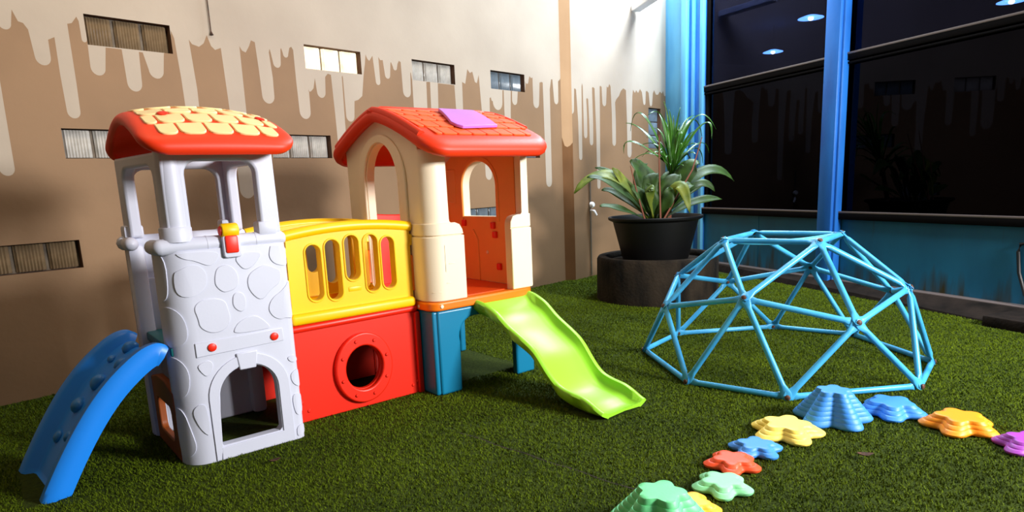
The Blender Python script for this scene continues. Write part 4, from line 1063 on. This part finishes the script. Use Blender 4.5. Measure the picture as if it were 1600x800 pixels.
plab(sd, 'lime green wavy slide')

# ---- blue climbing ramp with holds
rp_ = [(0.560, 0.510), (0.525, 0.533), (0.47, 0.522), (0.408, 0.482), (0.335, 0.420), (0.273, 0.352), (0.21, 0.267), (0.143, 0.159), (0.09, 0.063), (0.060, 0.004)]
P = chaikin(rp_, 2, False); P = [rp_[0]] + P + [rp_[-1]]
rings = []; cpath = []
for i, (s_, z_) in enumerate(P):
    a, b_ = P[max(0, i - 1)], P[min(len(P) - 1, i + 1)]
    d = Vector((b_[0] - a[0], b_[1] - a[1])).normalized(); nx_, nz_ = -d.y, d.x        # pointing below the curve, towards the tower
    if nx_ < 0 and nz_ > 0: nx_, nz_ = -nx_, -nz_
    u = i / (len(P) - 1)
    tl0 = 2.885; tl1 = 3.335; sh = 0.0
    cs = [(tl0 + 0.004, 0.088), (tl0 - 0.012, 0.05), (tl0 - 0.006, 0.012), (tl0 + 0.006, 0.0), (tl0 + 0.046, 0.002), (tl0 + 0.060, 0.014), (tl0 + 0.072, 0.045), (tl0 + 0.09, 0.052),
          (tl1 - 0.09, 0.052), (tl1 - 0.072, 0.045), (tl1 - 0.060, 0.014), (tl1 - 0.046, 0.002), (tl1 - 0.006, 0.0), (tl1 + 0.006, 0.012), (tl1 + 0.012, 0.05), (tl1 - 0.004, 0.088),
          (tl1 - 0.03, 0.088), (tl1 - 0.05, 0.068), (tl0 + 0.05, 0.068), (tl0 + 0.03, 0.088)]
    ring = []
    for t, q in cs:
        fl_ = -0.045 * (t - tl0) / (tl1 - tl0)
        ring.append(L(s_ + nx_ * q + fl_, t, max(0.0, z_ + nz_ * q)))
    rings.append(ring); cpath.append((s_, z_, nx_, nz_))
cm = loft('climbing_ramp', rings, M['climber'], PS, True, True, 45)
plab(cm, 'bright blue curved climbing ramp')
def hold(u, t, r, sq):
    i = u * (len(cpath) - 1); k_ = int(i); s_, z_, nx_, nz_ = cpath[k_]
    fl_ = -0.045 * (t - 2.885) / 0.45
    c = L(s_ + nx_ * 0.05 + fl_, t, z_ + nz_ * 0.05)
    bm = bmesh.new(); bmesh.ops.create_icosphere(bm, subdivisions=2, radius=1.0)
    out = Vector((-nx_, 0, -nz_)); along = Vector((out.z, 0, -out.x))
    rnd = random.Random(int(u * 1000 + t * 100))
    ph = rnd.random() * 6
    for v in bm.verts:
        p = v.co.copy(); k = 1 + 0.22 * math.sin(3 * p.x + ph) + 0.15 * math.sin(4 * p.y + 2 * ph)
        v.co = c + along * (p.x * r * sq * k) + Vector((0, 1, 0)) * (p.y * r * k) + out * (p.z * r * 0.85)
    from_bm('climbing_hold', bm, M['hold'], cm, True, 60)
for a in ((0.22, 3.17, 0.034, 0.8), (0.35, 3.20, 0.020, 0.9), (0.37, 3.07, 0.026, 1.0), (0.50, 3.13, 0.034, 1.0), (0.63, 3.16, 0.034, 1.0), (0.77, 3.08, 0.022, 1.2), (0.78, 3.20, 0.022, 1.3)):
    hold(*a)
for o in list(PS.children):
    pass

# ================================================================== climbing dome
DC = Vector((3.885, 1.403, 0)); DPH = 2.03781; DDB = -0.0646
def ringpt(r, a, z): return Vector((r * math.cos(a), r * math.sin(a), z))
dome = empty('climbing_dome', DC); tag(dome, 'sky blue tubular steel climbing dome standing on the turf', 'climbing dome')
nb = [ringpt(0.797, DPH + k * PI / 4 + DDB * (1 if k % 2 == 0 else -1), 0.018) for k in range(8)]
nm = [ringpt(0.709, DPH + k * PI / 4 + PI / 8, 0.362) if k % 2 == 0 else ringpt(0.646, DPH + k * PI / 4 + PI / 8, 0.4685) for k in range(8)]
nt_ = [ringpt(0.360, DPH + k * PI / 4 + PI / 8, 0.726) for k in (0, 2, 4, 6)]
def dome_tube(a, b, stack, mat=None, sag=0.0, r=0.0155):
    d = (b - a); ln = d.length; d.normalize()
    mid_ = (a + b) / 2
    outn = Vector((mid_.x, mid_.y, max(0.05, mid_.z - 0.05) * 0.9)).normalized()
    x = d.cross(outn).normalized(); y = x.cross(d).normalized()
    if y.dot(outn) < 0: y = -y
    rings = []
    for t, wx, wy in ((-0.018, 0.55, 0.12), (-0.012, 1.25, 0.16), (0.012, 1.65, 0.18), (0.04, 1.35, 0.5), (0.06, 1.0, 1.0), (ln / 2, 1, 1), (ln - 0.06, 1.0, 1.0), (ln - 0.04, 1.35, 0.5), (ln - 0.012, 1.65, 0.18), (ln + 0.012, 1.25, 0.16), (ln + 0.018, 0.55, 0.12)):
        k = min(1, max(0, min(t, ln - t) / 0.06))
        p = a + d * t + y * (stack * (1 - k)) + Vector((0, 0, -sag * (4 * (t / ln) * (1 - t / ln)) if 0 < t < ln else 0))
        rings.append([p + x * (r * wx * math.cos(2 * PI * q / 12)) + y * (r * wy * math.sin(2 * PI * q / 12)) for q in range(12)])
    if sag:
        extra = []
        for t in np.linspace(0.06, ln - 0.06, 13):
            p = a + d * t + Vector((0, 0, -sag * (4 * (t / ln) * (1 - t / ln))))
            extra.append([p + x * (r * math.cos(2 * PI * q / 12)) + y * (r * math.sin(2 * PI * q / 12)) for q in range(12)])
        rings = rings[:4] + extra + rings[7:]
    return loft('tube', rings, mat or M['tube'], dome, True, True, 50)
for k in range(8):
    dome_tube(nb[k], nb[(k + 1) % 8], 0.0)
    dome_tube(nm[k], nm[(k + 1) % 8], 0.002)
    # mid node k lies above base edge k, k+1
    dome_tube(nb[k], nm[k], 0.005)
    dome_tube(nb[(k + 1) % 8], nm[k], 0.009)
for j in range(4):
    k = 2 * j
    dome_tube(nt_[j], nm[k], 0.010)
    dome_tube(nt_[j], nm[(k + 1) % 8], 0.006)
    dome_tube(nt_[j], nm[(k - 1) % 8], 0.012)
    dome_tube(nt_[j], nt_[(j + 1) % 4], 0.003)
wt = dome_tube(nt_[0], nt_[2], 0.014, M['tube_worn'], 0.028)
wt['label'] = 'chipped sagging tube across the top'
for grp in (nb, nm, nt_):
    for p in grp:
        n_ = Vector((p.x, p.y, max(0.02, p.z - 0.05) * 0.9)).normalized()
        disc_bolt('bolt', p + n_ * 0.013, n_, 0.0135, 0.007, M['bolt'], dome)
        disc_bolt('bolt', p - n_ * 0.006, -n_, 0.011, 0.006, M['bolt'], dome)

# ================================================================== star stepping stones
def star(label, mat, x, y, r, h, layers, rot, taper=0.45, lob=0.195, cat='stepping stone'):
    """five-lobed stone built of stacked steps that shrink towards the top"""
    n = 80; rings = []
    def ring(rr, z, amp):
        out = []
        for i in range(n):
            a = 2 * PI * i / n
            c5 = math.cos(5 * a)
            k = 1 + amp * (c5 - 0.12 * math.cos(10 * a))
            out.append((rr * k * math.cos(a), rr * k * math.sin(a), z))
        return out
    r0 = r / (1 + lob * 0.9)
    rings.append(ring(r0 * 0.97, 0.0, lob)); rings.append(ring(r0, 0.005, lob)); rings.append(ring(r0, 0.010, lob))
    lh = (h - 0.010) / layers
    for L_ in range(layers):
        f0 = L_ / layers; f1 = (L_ + 1) / layers
        ra = r0 * (1 - taper * f0); rb = r0 * (1 - taper * f1)
        amp = lob * (1 - 0.25 * f0)
        z0 = 0.010 + L_ * lh
        rings.append(ring(ra * 0.72 + rb * 0.28, z0 + lh * 0.34, amp))
        if L_ < layers - 1:
            rings.append(ring(ra * 0.36 + rb * 0.64, z0 + lh * 0.74, amp))
            rings.append(ring(ra * 0.12 + rb * 0.88, z0 + lh * 0.93, amp)); rings.append(ring(rb * 0.99, z0 + lh * 0.90, amp)); rings.append(ring(rb * 0.985, z0 + lh * 1.04, amp))
        else:
            rings.append(ring(ra * 0.50 + rb * 0.50, z0 + lh * 0.80, amp)); rings.append(ring(ra * 0.30 + rb * 0.70, z0 + lh * 0.95, amp))
            for q in (0.85, 0.5, 0.2, 0.02): rings.append(ring(rb * q, z0 + lh, amp * q))
    o = loft('star_stepping_stone', rings, mat, None, True, True, 42)
    o.location = (x, y, 0.006); o.rotation_euler = (0, 0, rot)
    return tag(o, label, cat, 'star stepping stones on the turf')
STARS = [
    ('tall stepped blue star stone in front of the dome', 's_blue', 3.00, 0.84, 0.170, 0.140, 7, 0.3),
    ('low blue star stone right of the tall blue one', 's_blue', 3.24, 0.66, 0.150, 0.055, 3, 0.9),
    ('large orange star stone near the right edge', 's_orange', 3.20, 0.395, 0.150, 0.055, 3, 0.6),
    ('purple star stone cut by the right edge', 's_purple', 3.10, 0.15, 0.125, 0.045, 3, 0.2),
    ('large pale yellow star stone', 's_yellow', 2.72, 0.94, 0.155, 0.050, 3, 0.2),
    ('small blue star stone between the yellow and red ones', 's_blue', 2.47, 0.97, 0.109, 0.034, 2, 0.5),
    ('small red star stone', 's_red', 2.283, 0.985, 0.109, 0.034, 2, 1.0),
    ('small mint green star stone', 's_green2', 2.085, 0.935, 0.109, 0.034, 2, 1.1),
    ('small amber star stone half behind the tall green one', 's_amber', 1.87, 0.955, 0.109, 0.034, 2, 0.1),
    ('tall stepped green star stone at the bottom edge', 's_green', 1.69, 0.955, 0.185, 0.140, 7, 0.3),
]
for lab, m_, x, y, r, h, ly, rot in STARS:
    star(lab, M[m_], x, y, r, h, ly, rot, 0.60 if ly > 4 else 0.42)

# ================================================================== planter ring, pot and plants
PC = Vector((5.40, 3.10, 0))
o = lathe('concrete_ring', [(0.555, -0.01), (0.55, 0.37), (0.535, 0.395), (0.51, 0.40), (0.47, 0.395), (0.455, 0.37), (0.455, 0.345), (0.01, 0.335)], (0, 0, 0), M['concrete'], None, 56)
o.location = PC; tag(o, 'dark stained round concrete ring under the black pot', 'planter base')
pc = Vector((5.39, 3.11, 0.37))
pot = empty('plant_pot', pc); tag(pot, 'wide black plastic pot standing on the concrete ring', 'plant pot')
lathe('pot_body', [(0.29, -0.022), (0.30, 0.0), (0.385, 0.335), (0.425, 0.355), (0.43, 0.372), (0.425, 0.38), (0.405, 0.378), (0.375, 0.34), (0.285, 0.02), (0.05, 0.015)], (0, 0, 0), M['pot'], pot, 48)
lathe('soil', [(0.372, 0.318), (0.25, 0.33), (0.12, 0.342), (0.01, 0.345)], (0, 0, 0), M['soil'], pot, 32, False)

def leaf(name, p0, p1, p2, width, mat, parent, base, fold=0.25, tip=0.15, n=12, prof='broad', twist=0.0, hint=Vector((0, 0, 1))):
    p0, p1, p2 = Vector(p0) - base, Vector(p1) - base, Vector(p2) - base
    c = p1 * 2 - (p0 + p2) / 2                      # curve passes through p1 at its middle
    V, Fc = [], []
    side0 = None
    for i in range(n + 1):
        t = i / n
        p = p0 * (1 - t) ** 2 + c * (2 * t * (1 - t)) + p2 * t * t
        d = ((c - p0) * (1 - t) + (p2 - c) * t).normalized()
        side = d.cross(hint)
        if side.length < 0.05: side = side0 or Vector((1, 0, 0))
        side.normalize(); side0 = side
        if twist: side = Matrix.Rotation(twist * (t - 0.3), 3, d) @ side
        up = side.cross(d).normalized()
        if prof == 'broad': w = width * (0.16 + 0.84 * math.sin(PI * min(1, max(0, (t - 0.12) / 0.88)) ** 0.85) ** 0.8) if t < 0.999 else 0.004
        else: w = width * (0.75 + 0.35 * math.sin(PI * t)) * (1 - t ** 3) + 0.001
        h = w / 2
        for q, zz in ((-1, 1), (-0.5, 0.42), (0, 0), (0.5, 0.42), (1, 1)):
            wv = 0.06 * width * math.sin(t * 13 + q * 2) * abs(q)
            V.append(p + side * (h * q) + up * (fold * h * zz + wv))
    for i in range(n):
        for j in range(4): Fc.append([i * 5 + j, i * 5 + j + 1, (i + 1) * 5 + j + 1, (i + 1) * 5 + j])
    o = obj(name, V, Fc, mat, parent, True, 80, False)
    md = o.modifiers.new('thick', 'SOLIDIFY'); md.thickness = 0.003 if prof == 'broad' else 0.002
    return o
BROAD=[
    ((5.3, 3.215, 0.75), (5.1, 3.39, 1.123), (4.809, 3.593, 0.985), 0.085),
    ((5.276, 3.167, 0.751), (5.062, 3.332, 1.038), (4.868, 3.492, 1.121), 0.06),
    ((5.352, 3.233, 0.746), (5.298, 3.382, 1.061), (5.1, 3.564, 1.205), 0.055),
    ((5.332, 3.18, 0.748), (5.235, 3.275, 0.973), (5.12, 3.389, 1.197), 0.085),
    ((5.359, 3.15, 0.746), (5.321, 3.159, 1.053), (5.222, 3.264, 1.257), 0.15),
    ((5.205, 3.171, 0.756), (5.004, 3.263, 0.842), (4.859, 3.354, 0.867), 0.05),
    ((5.465, 3.032, 0.739), (5.591, 2.922, 1.096), (5.652, 2.809, 1.198), 0.14),
    ((5.497, 2.997, 0.737), (5.741, 2.84, 1.118), (5.982, 2.627, 1.03), 0.085),
    ((5.451, 2.973, 0.74), (5.588, 2.824, 1.007), (5.703, 2.682, 0.948), 0.06),
    ((5.505, 2.989, 0.737), (5.704, 2.881, 0.859), (5.927, 2.717, 0.87), 0.06),
    ((5.341, 2.944, 0.748), (5.352, 2.858, 1.015), (5.333, 2.735, 0.776), 0.075),
    ((5.342, 3.094, 0.747), (5.296, 3.132, 0.968), (5.395, 3.071, 1.134), 0.12),
    ((5.463, 3.11, 0.739), (5.546, 3.091, 0.987), (5.66, 3.089, 1.153), 0.11),
    ((5.321, 3.042, 0.749), (5.386, 3.002, 0.962), (5.52, 2.929, 1.114), 0.12),
    ((5.282, 3.085, 0.751), (5.188, 3.114, 0.915), (5.112, 3.197, 1.021), 0.08),
    ((5.201, 3.024, 0.756), (5.173, 3.04, 0.971), (5.161, 2.982, 0.986), 0.06),
    ((5.348, 3.012, 0.747), (5.435, 2.901, 0.958), (5.541, 2.801, 1.008), 0.09),
    ((5.488, 3.158, 0.738), (5.486, 3.326, 1.054), (5.564, 3.29, 1.228), 0.09),
    ((5.428, 3.224, 0.741), (5.388, 3.476, 0.942), (5.316, 3.645, 0.996), 0.06),
    ((5.568, 3.069, 0.733), (5.819, 3.006, 0.945), (6.004, 2.903, 1.026), 0.06),
    ((5.226, 3.072, 0.755), (5.22, 3.048, 0.913), (5.211, 3.095, 1.043), 0.08),
    ((5.295, 2.995, 0.75), (5.313, 2.942, 0.896), (5.321, 2.934, 1.007), 0.08),
]
SPIKY=[
    ((5.747, 3.165, 1.544), (5.719, 3.21, 1.79), 0.02),
    ((5.805, 3.136, 1.485), (5.899, 3.134, 1.739), 0.02),
    ((5.692, 3.188, 1.602), (5.51, 3.257, 1.658), 0.024),
    ((5.738, 3.371, 1.471), (5.788, 3.666, 1.636), 0.031),
    ((5.704, 3.42, 1.682), (5.727, 3.578, 1.548), 0.022),
    ((5.856, 3.116, 1.455), (6.006, 3.11, 1.648), 0.022),
    ((5.907, 2.993, 1.621), (5.968, 2.804, 1.509), 0.02),
    ((5.957, 2.933, 1.56), (5.948, 2.837, 1.424), 0.033),
    ((6.005, 3.089, 1.605), (6.223, 3.069, 1.471), 0.031),
    ((6.012, 3.011, 1.391), (6.226, 2.995, 1.307), 0.021),
    ((5.782, 3.116, 1.424), (5.823, 3.099, 1.581), 0.028),
    ((5.815, 3.242, 1.523), (5.922, 3.386, 1.719), 0.032),
    ((5.951, 3.147, 1.549), (6.247, 3.145, 1.68), 0.019),
    ((5.724, 3.259, 1.374), (5.686, 3.446, 1.398), 0.029),
    ((5.55, 3.433, 1.431), (5.521, 3.522, 1.33), 0.021),
    ((5.627, 3.306, 1.317), (5.531, 3.458, 1.237), 0.019),
    ((5.933, 3.116, 1.307), (6.168, 3.133, 1.173), 0.032),
    ((5.934, 3.004, 1.348), (6.032, 2.965, 1.209), 0.023),
    ((5.858, 3.225, 1.433), (6.048, 3.373, 1.632), 0.027),
    ((5.905, 3.156, 1.399), (6.146, 3.215, 1.53), 0.032),
    ((5.81, 3.158, 1.457), (5.9, 3.208, 1.671), 0.025),
    ((5.767, 3.229, 1.444), (5.803, 3.36, 1.562), 0.025),
    ((5.807, 3.037, 1.407), (5.828, 2.945, 1.499), 0.023),
    ((5.777, 3.276, 1.406), (5.846, 3.47, 1.481), 0.019),
    ((5.774, 3.019, 1.347), (5.779, 2.862, 1.36), 0.028),
    ((5.669, 3.194, 1.299), (5.591, 3.251, 1.314), 0.027),
    ((5.799, 3.166, 1.487), (5.862, 3.235, 1.73), 0.023),
    ((5.773, 3.322, 1.349), (5.877, 3.54, 1.301), 0.021),
]
STALK = [[[5.279, 2.999, 0.966], [5.318, 3.028, 1.217], [5.36, 3.052, 1.462]], [[5.148, 3.084, 0.76], [5.142, 3.151, 0.974], [5.143, 3.215, 1.205]], [[5.342, 2.901, 0.866], [5.506, 2.803, 1.149], [5.612, 2.768, 1.429]]]
pb = Vector((5.36, 3.10, 0.715))
bp_ = empty('broadleaf_plant', pb); tag(bp_, 'broad-leaved green plant with long paddle leaves in the black pot', 'plant')
for i, (a, b_, c, w) in enumerate(BROAD):
    root = pb + Vector((random.uniform(-.05, .05), random.uniform(-.05, .05), -0.01))
    a = Vector(a).lerp(root, 0.45)
    leaf('leaf', a, b_, c, w * 1.5, M['leaf_y'] if i in (0, 3, 10, 15) else M['leaf'], bp_, pb, 0.22, n=14, twist=random.uniform(-0.3, 0.3), hint=Vector((-0.8 * random.uniform(.5, 1.0), -0.55 * random.uniform(.5, 1.0), 0.75)))
for pts in STALK:
    q = [Vector(x) - pb for x in pts]
    q = [q[0] + (q[0] - q[1]) * (1.2 if k_ == 0 else 0) for k_ in (0,)] + q
    tube_path('flower_stalk', q, 0.007, M['stalk'], bp_, 6, [0.009, 0.008, 0.007, 0.004])['label'] = 'thin reddish stalk'
sb = Vector((5.60, 3.09, 0.70))
sp_ = empty('spiky_plant', sb); tag(sp_, 'tall spiky plant with narrow arching strap leaves behind the broad leaves', 'plant')
crown = Vector((5.70, 3.11, 1.12))
tube_path('stem', [Vector((0, 0, -0.02)), (crown - sb) * 0.5, crown - sb + Vector((0, 0, 0.06))], 0.022, M['stalk'], sp_, 8, [0.026, 0.022, 0.018])
for i, (b_, c, w) in enumerate(SPIKY):
    root = crown + Vector((random.uniform(-.012, .012), random.uniform(-.012, .012), random.uniform(-0.05, 0.08)))
    leaf('strap_leaf', root, Vector(b_), c, w * 1.15, M['spike'], sp_, sb, 0.5, n=12, prof='strap', twist=random.uniform(-0.6, 0.6), hint=Vector((-0.5 * random.random(), -0.4 * random.random(), 0.8)))
for i in range(16):
    a = random.uniform(0, 2 * PI); rr = random.uniform(0.12, 0.34); hh = random.uniform(0.05, 0.5)
    root = crown + Vector((0, 0, random.uniform(-0.12, 0.02)))
    m_ = crown + Vector((rr * 0.6 * math.cos(a), rr * 0.6 * math.sin(a), hh * 0.8))
    e = crown + Vector((rr * math.cos(a), rr * math.sin(a), hh * 0.75))
    leaf('strap_leaf', root, m_, e, random.uniform(0.02, 0.034), M['spike'], sp_, sb, 0.5, n=10, prof='strap', twist=random.uniform(-0.6, 0.6), hint=Vector((-0.5 * random.random(), -0.4 * random.random(), 0.8)))

# ================================================================== small things
tp = empty('wall_tap', (6.17, YS, 0.80)); tag(tp, 'small white tap with a thin pipe on the wall left of the plants', 'tap')
tube_path('pipe', [(0, -0.015, -0.78), (0, -0.015, -0.4), (0, -0.015, 0.30)], 0.008, M['steel'], tp, 8)
disc_bolt('handle', (0, -0.03, 0.02), (0, -1, 0.1), 0.032, 0.03, M['white'], tp, 10)
tube_path('spout', [(0, -0.015, -0.04), (0.01, -0.06, -0.05), (0.03, -0.075, -0.10)], 0.014, M['white'], tp, 8)
cb_ = tube_path('power_cable', [gw(2.95, GP - 0.012, 0.64), gw(2.93, GP - 0.02, 0.54), gw(3.0, GP - 0.02, 0.525), gw(3.01, GP - 0.02, 0.47), gw(2.99, GP - 0.02, 0.32), gw(2.93, GP - 0.03, 0.17), gw(2.84, GP - 0.06, 0.105), gw(2.6, 4.93, 0.095), gw(2.3, 4.85, 0.09)], 0.012, M['cable'], None, 8)
tag(cb_, 'black cable hanging down the teal panel at the right edge', 'cable')
cd = tube_path('hanging_cord', [(2.088, YB - 0.012, 3.3), (2.090, YB - 0.012, 2.7), (2.092, YB - 0.012, 2.15), (2.094, YB - 0.014, 2.125)], 0.0035, M['dry'], None, 6, [0.0035, 0.0035, 0.0035, 0.012])
tag(cd, 'thin cord with a small knot hanging down the cream wall', 'cord')
def dry_leaf(x, y, s, rz, lab):
    n = 8; V, Fc = [], []
    for i in range(n + 1):
        t = i / n; w = math.sin(PI * t) ** 0.8 * 0.32 + 0.02
        for q in (-1, 0, 1): V.append(((t - 0.5) * s, q * w * s * 0.6, 0.012 + s * (0.35 * (t - 0.5) ** 2 * 2 + 0.18 * abs(q) * w * 2)))
    for i in range(n):
        for j in range(2): Fc.append([i * 3 + j, i * 3 + j + 1, i * 3 + j + 4, i * 3 + j + 3])
    o = obj('dry_leaf', V, Fc, M['dry'], None, True, 80, False)
    md = o.modifiers.new('thick', 'SOLIDIFY'); md.thickness = 0.0015
    o.location = (x, y, 0.004); o.rotation_euler = (0.1, 0.05, rz)
    tag(o, lab, 'leaf')
dry_leaf(2.639, 0.617, 0.065, -0.9, 'curled dry brown leaf lying right of the star stones')
dry_leaf(1.203, 2.463, 0.05, 0.0, 'small dry brown scrap lying in front of the tower door')
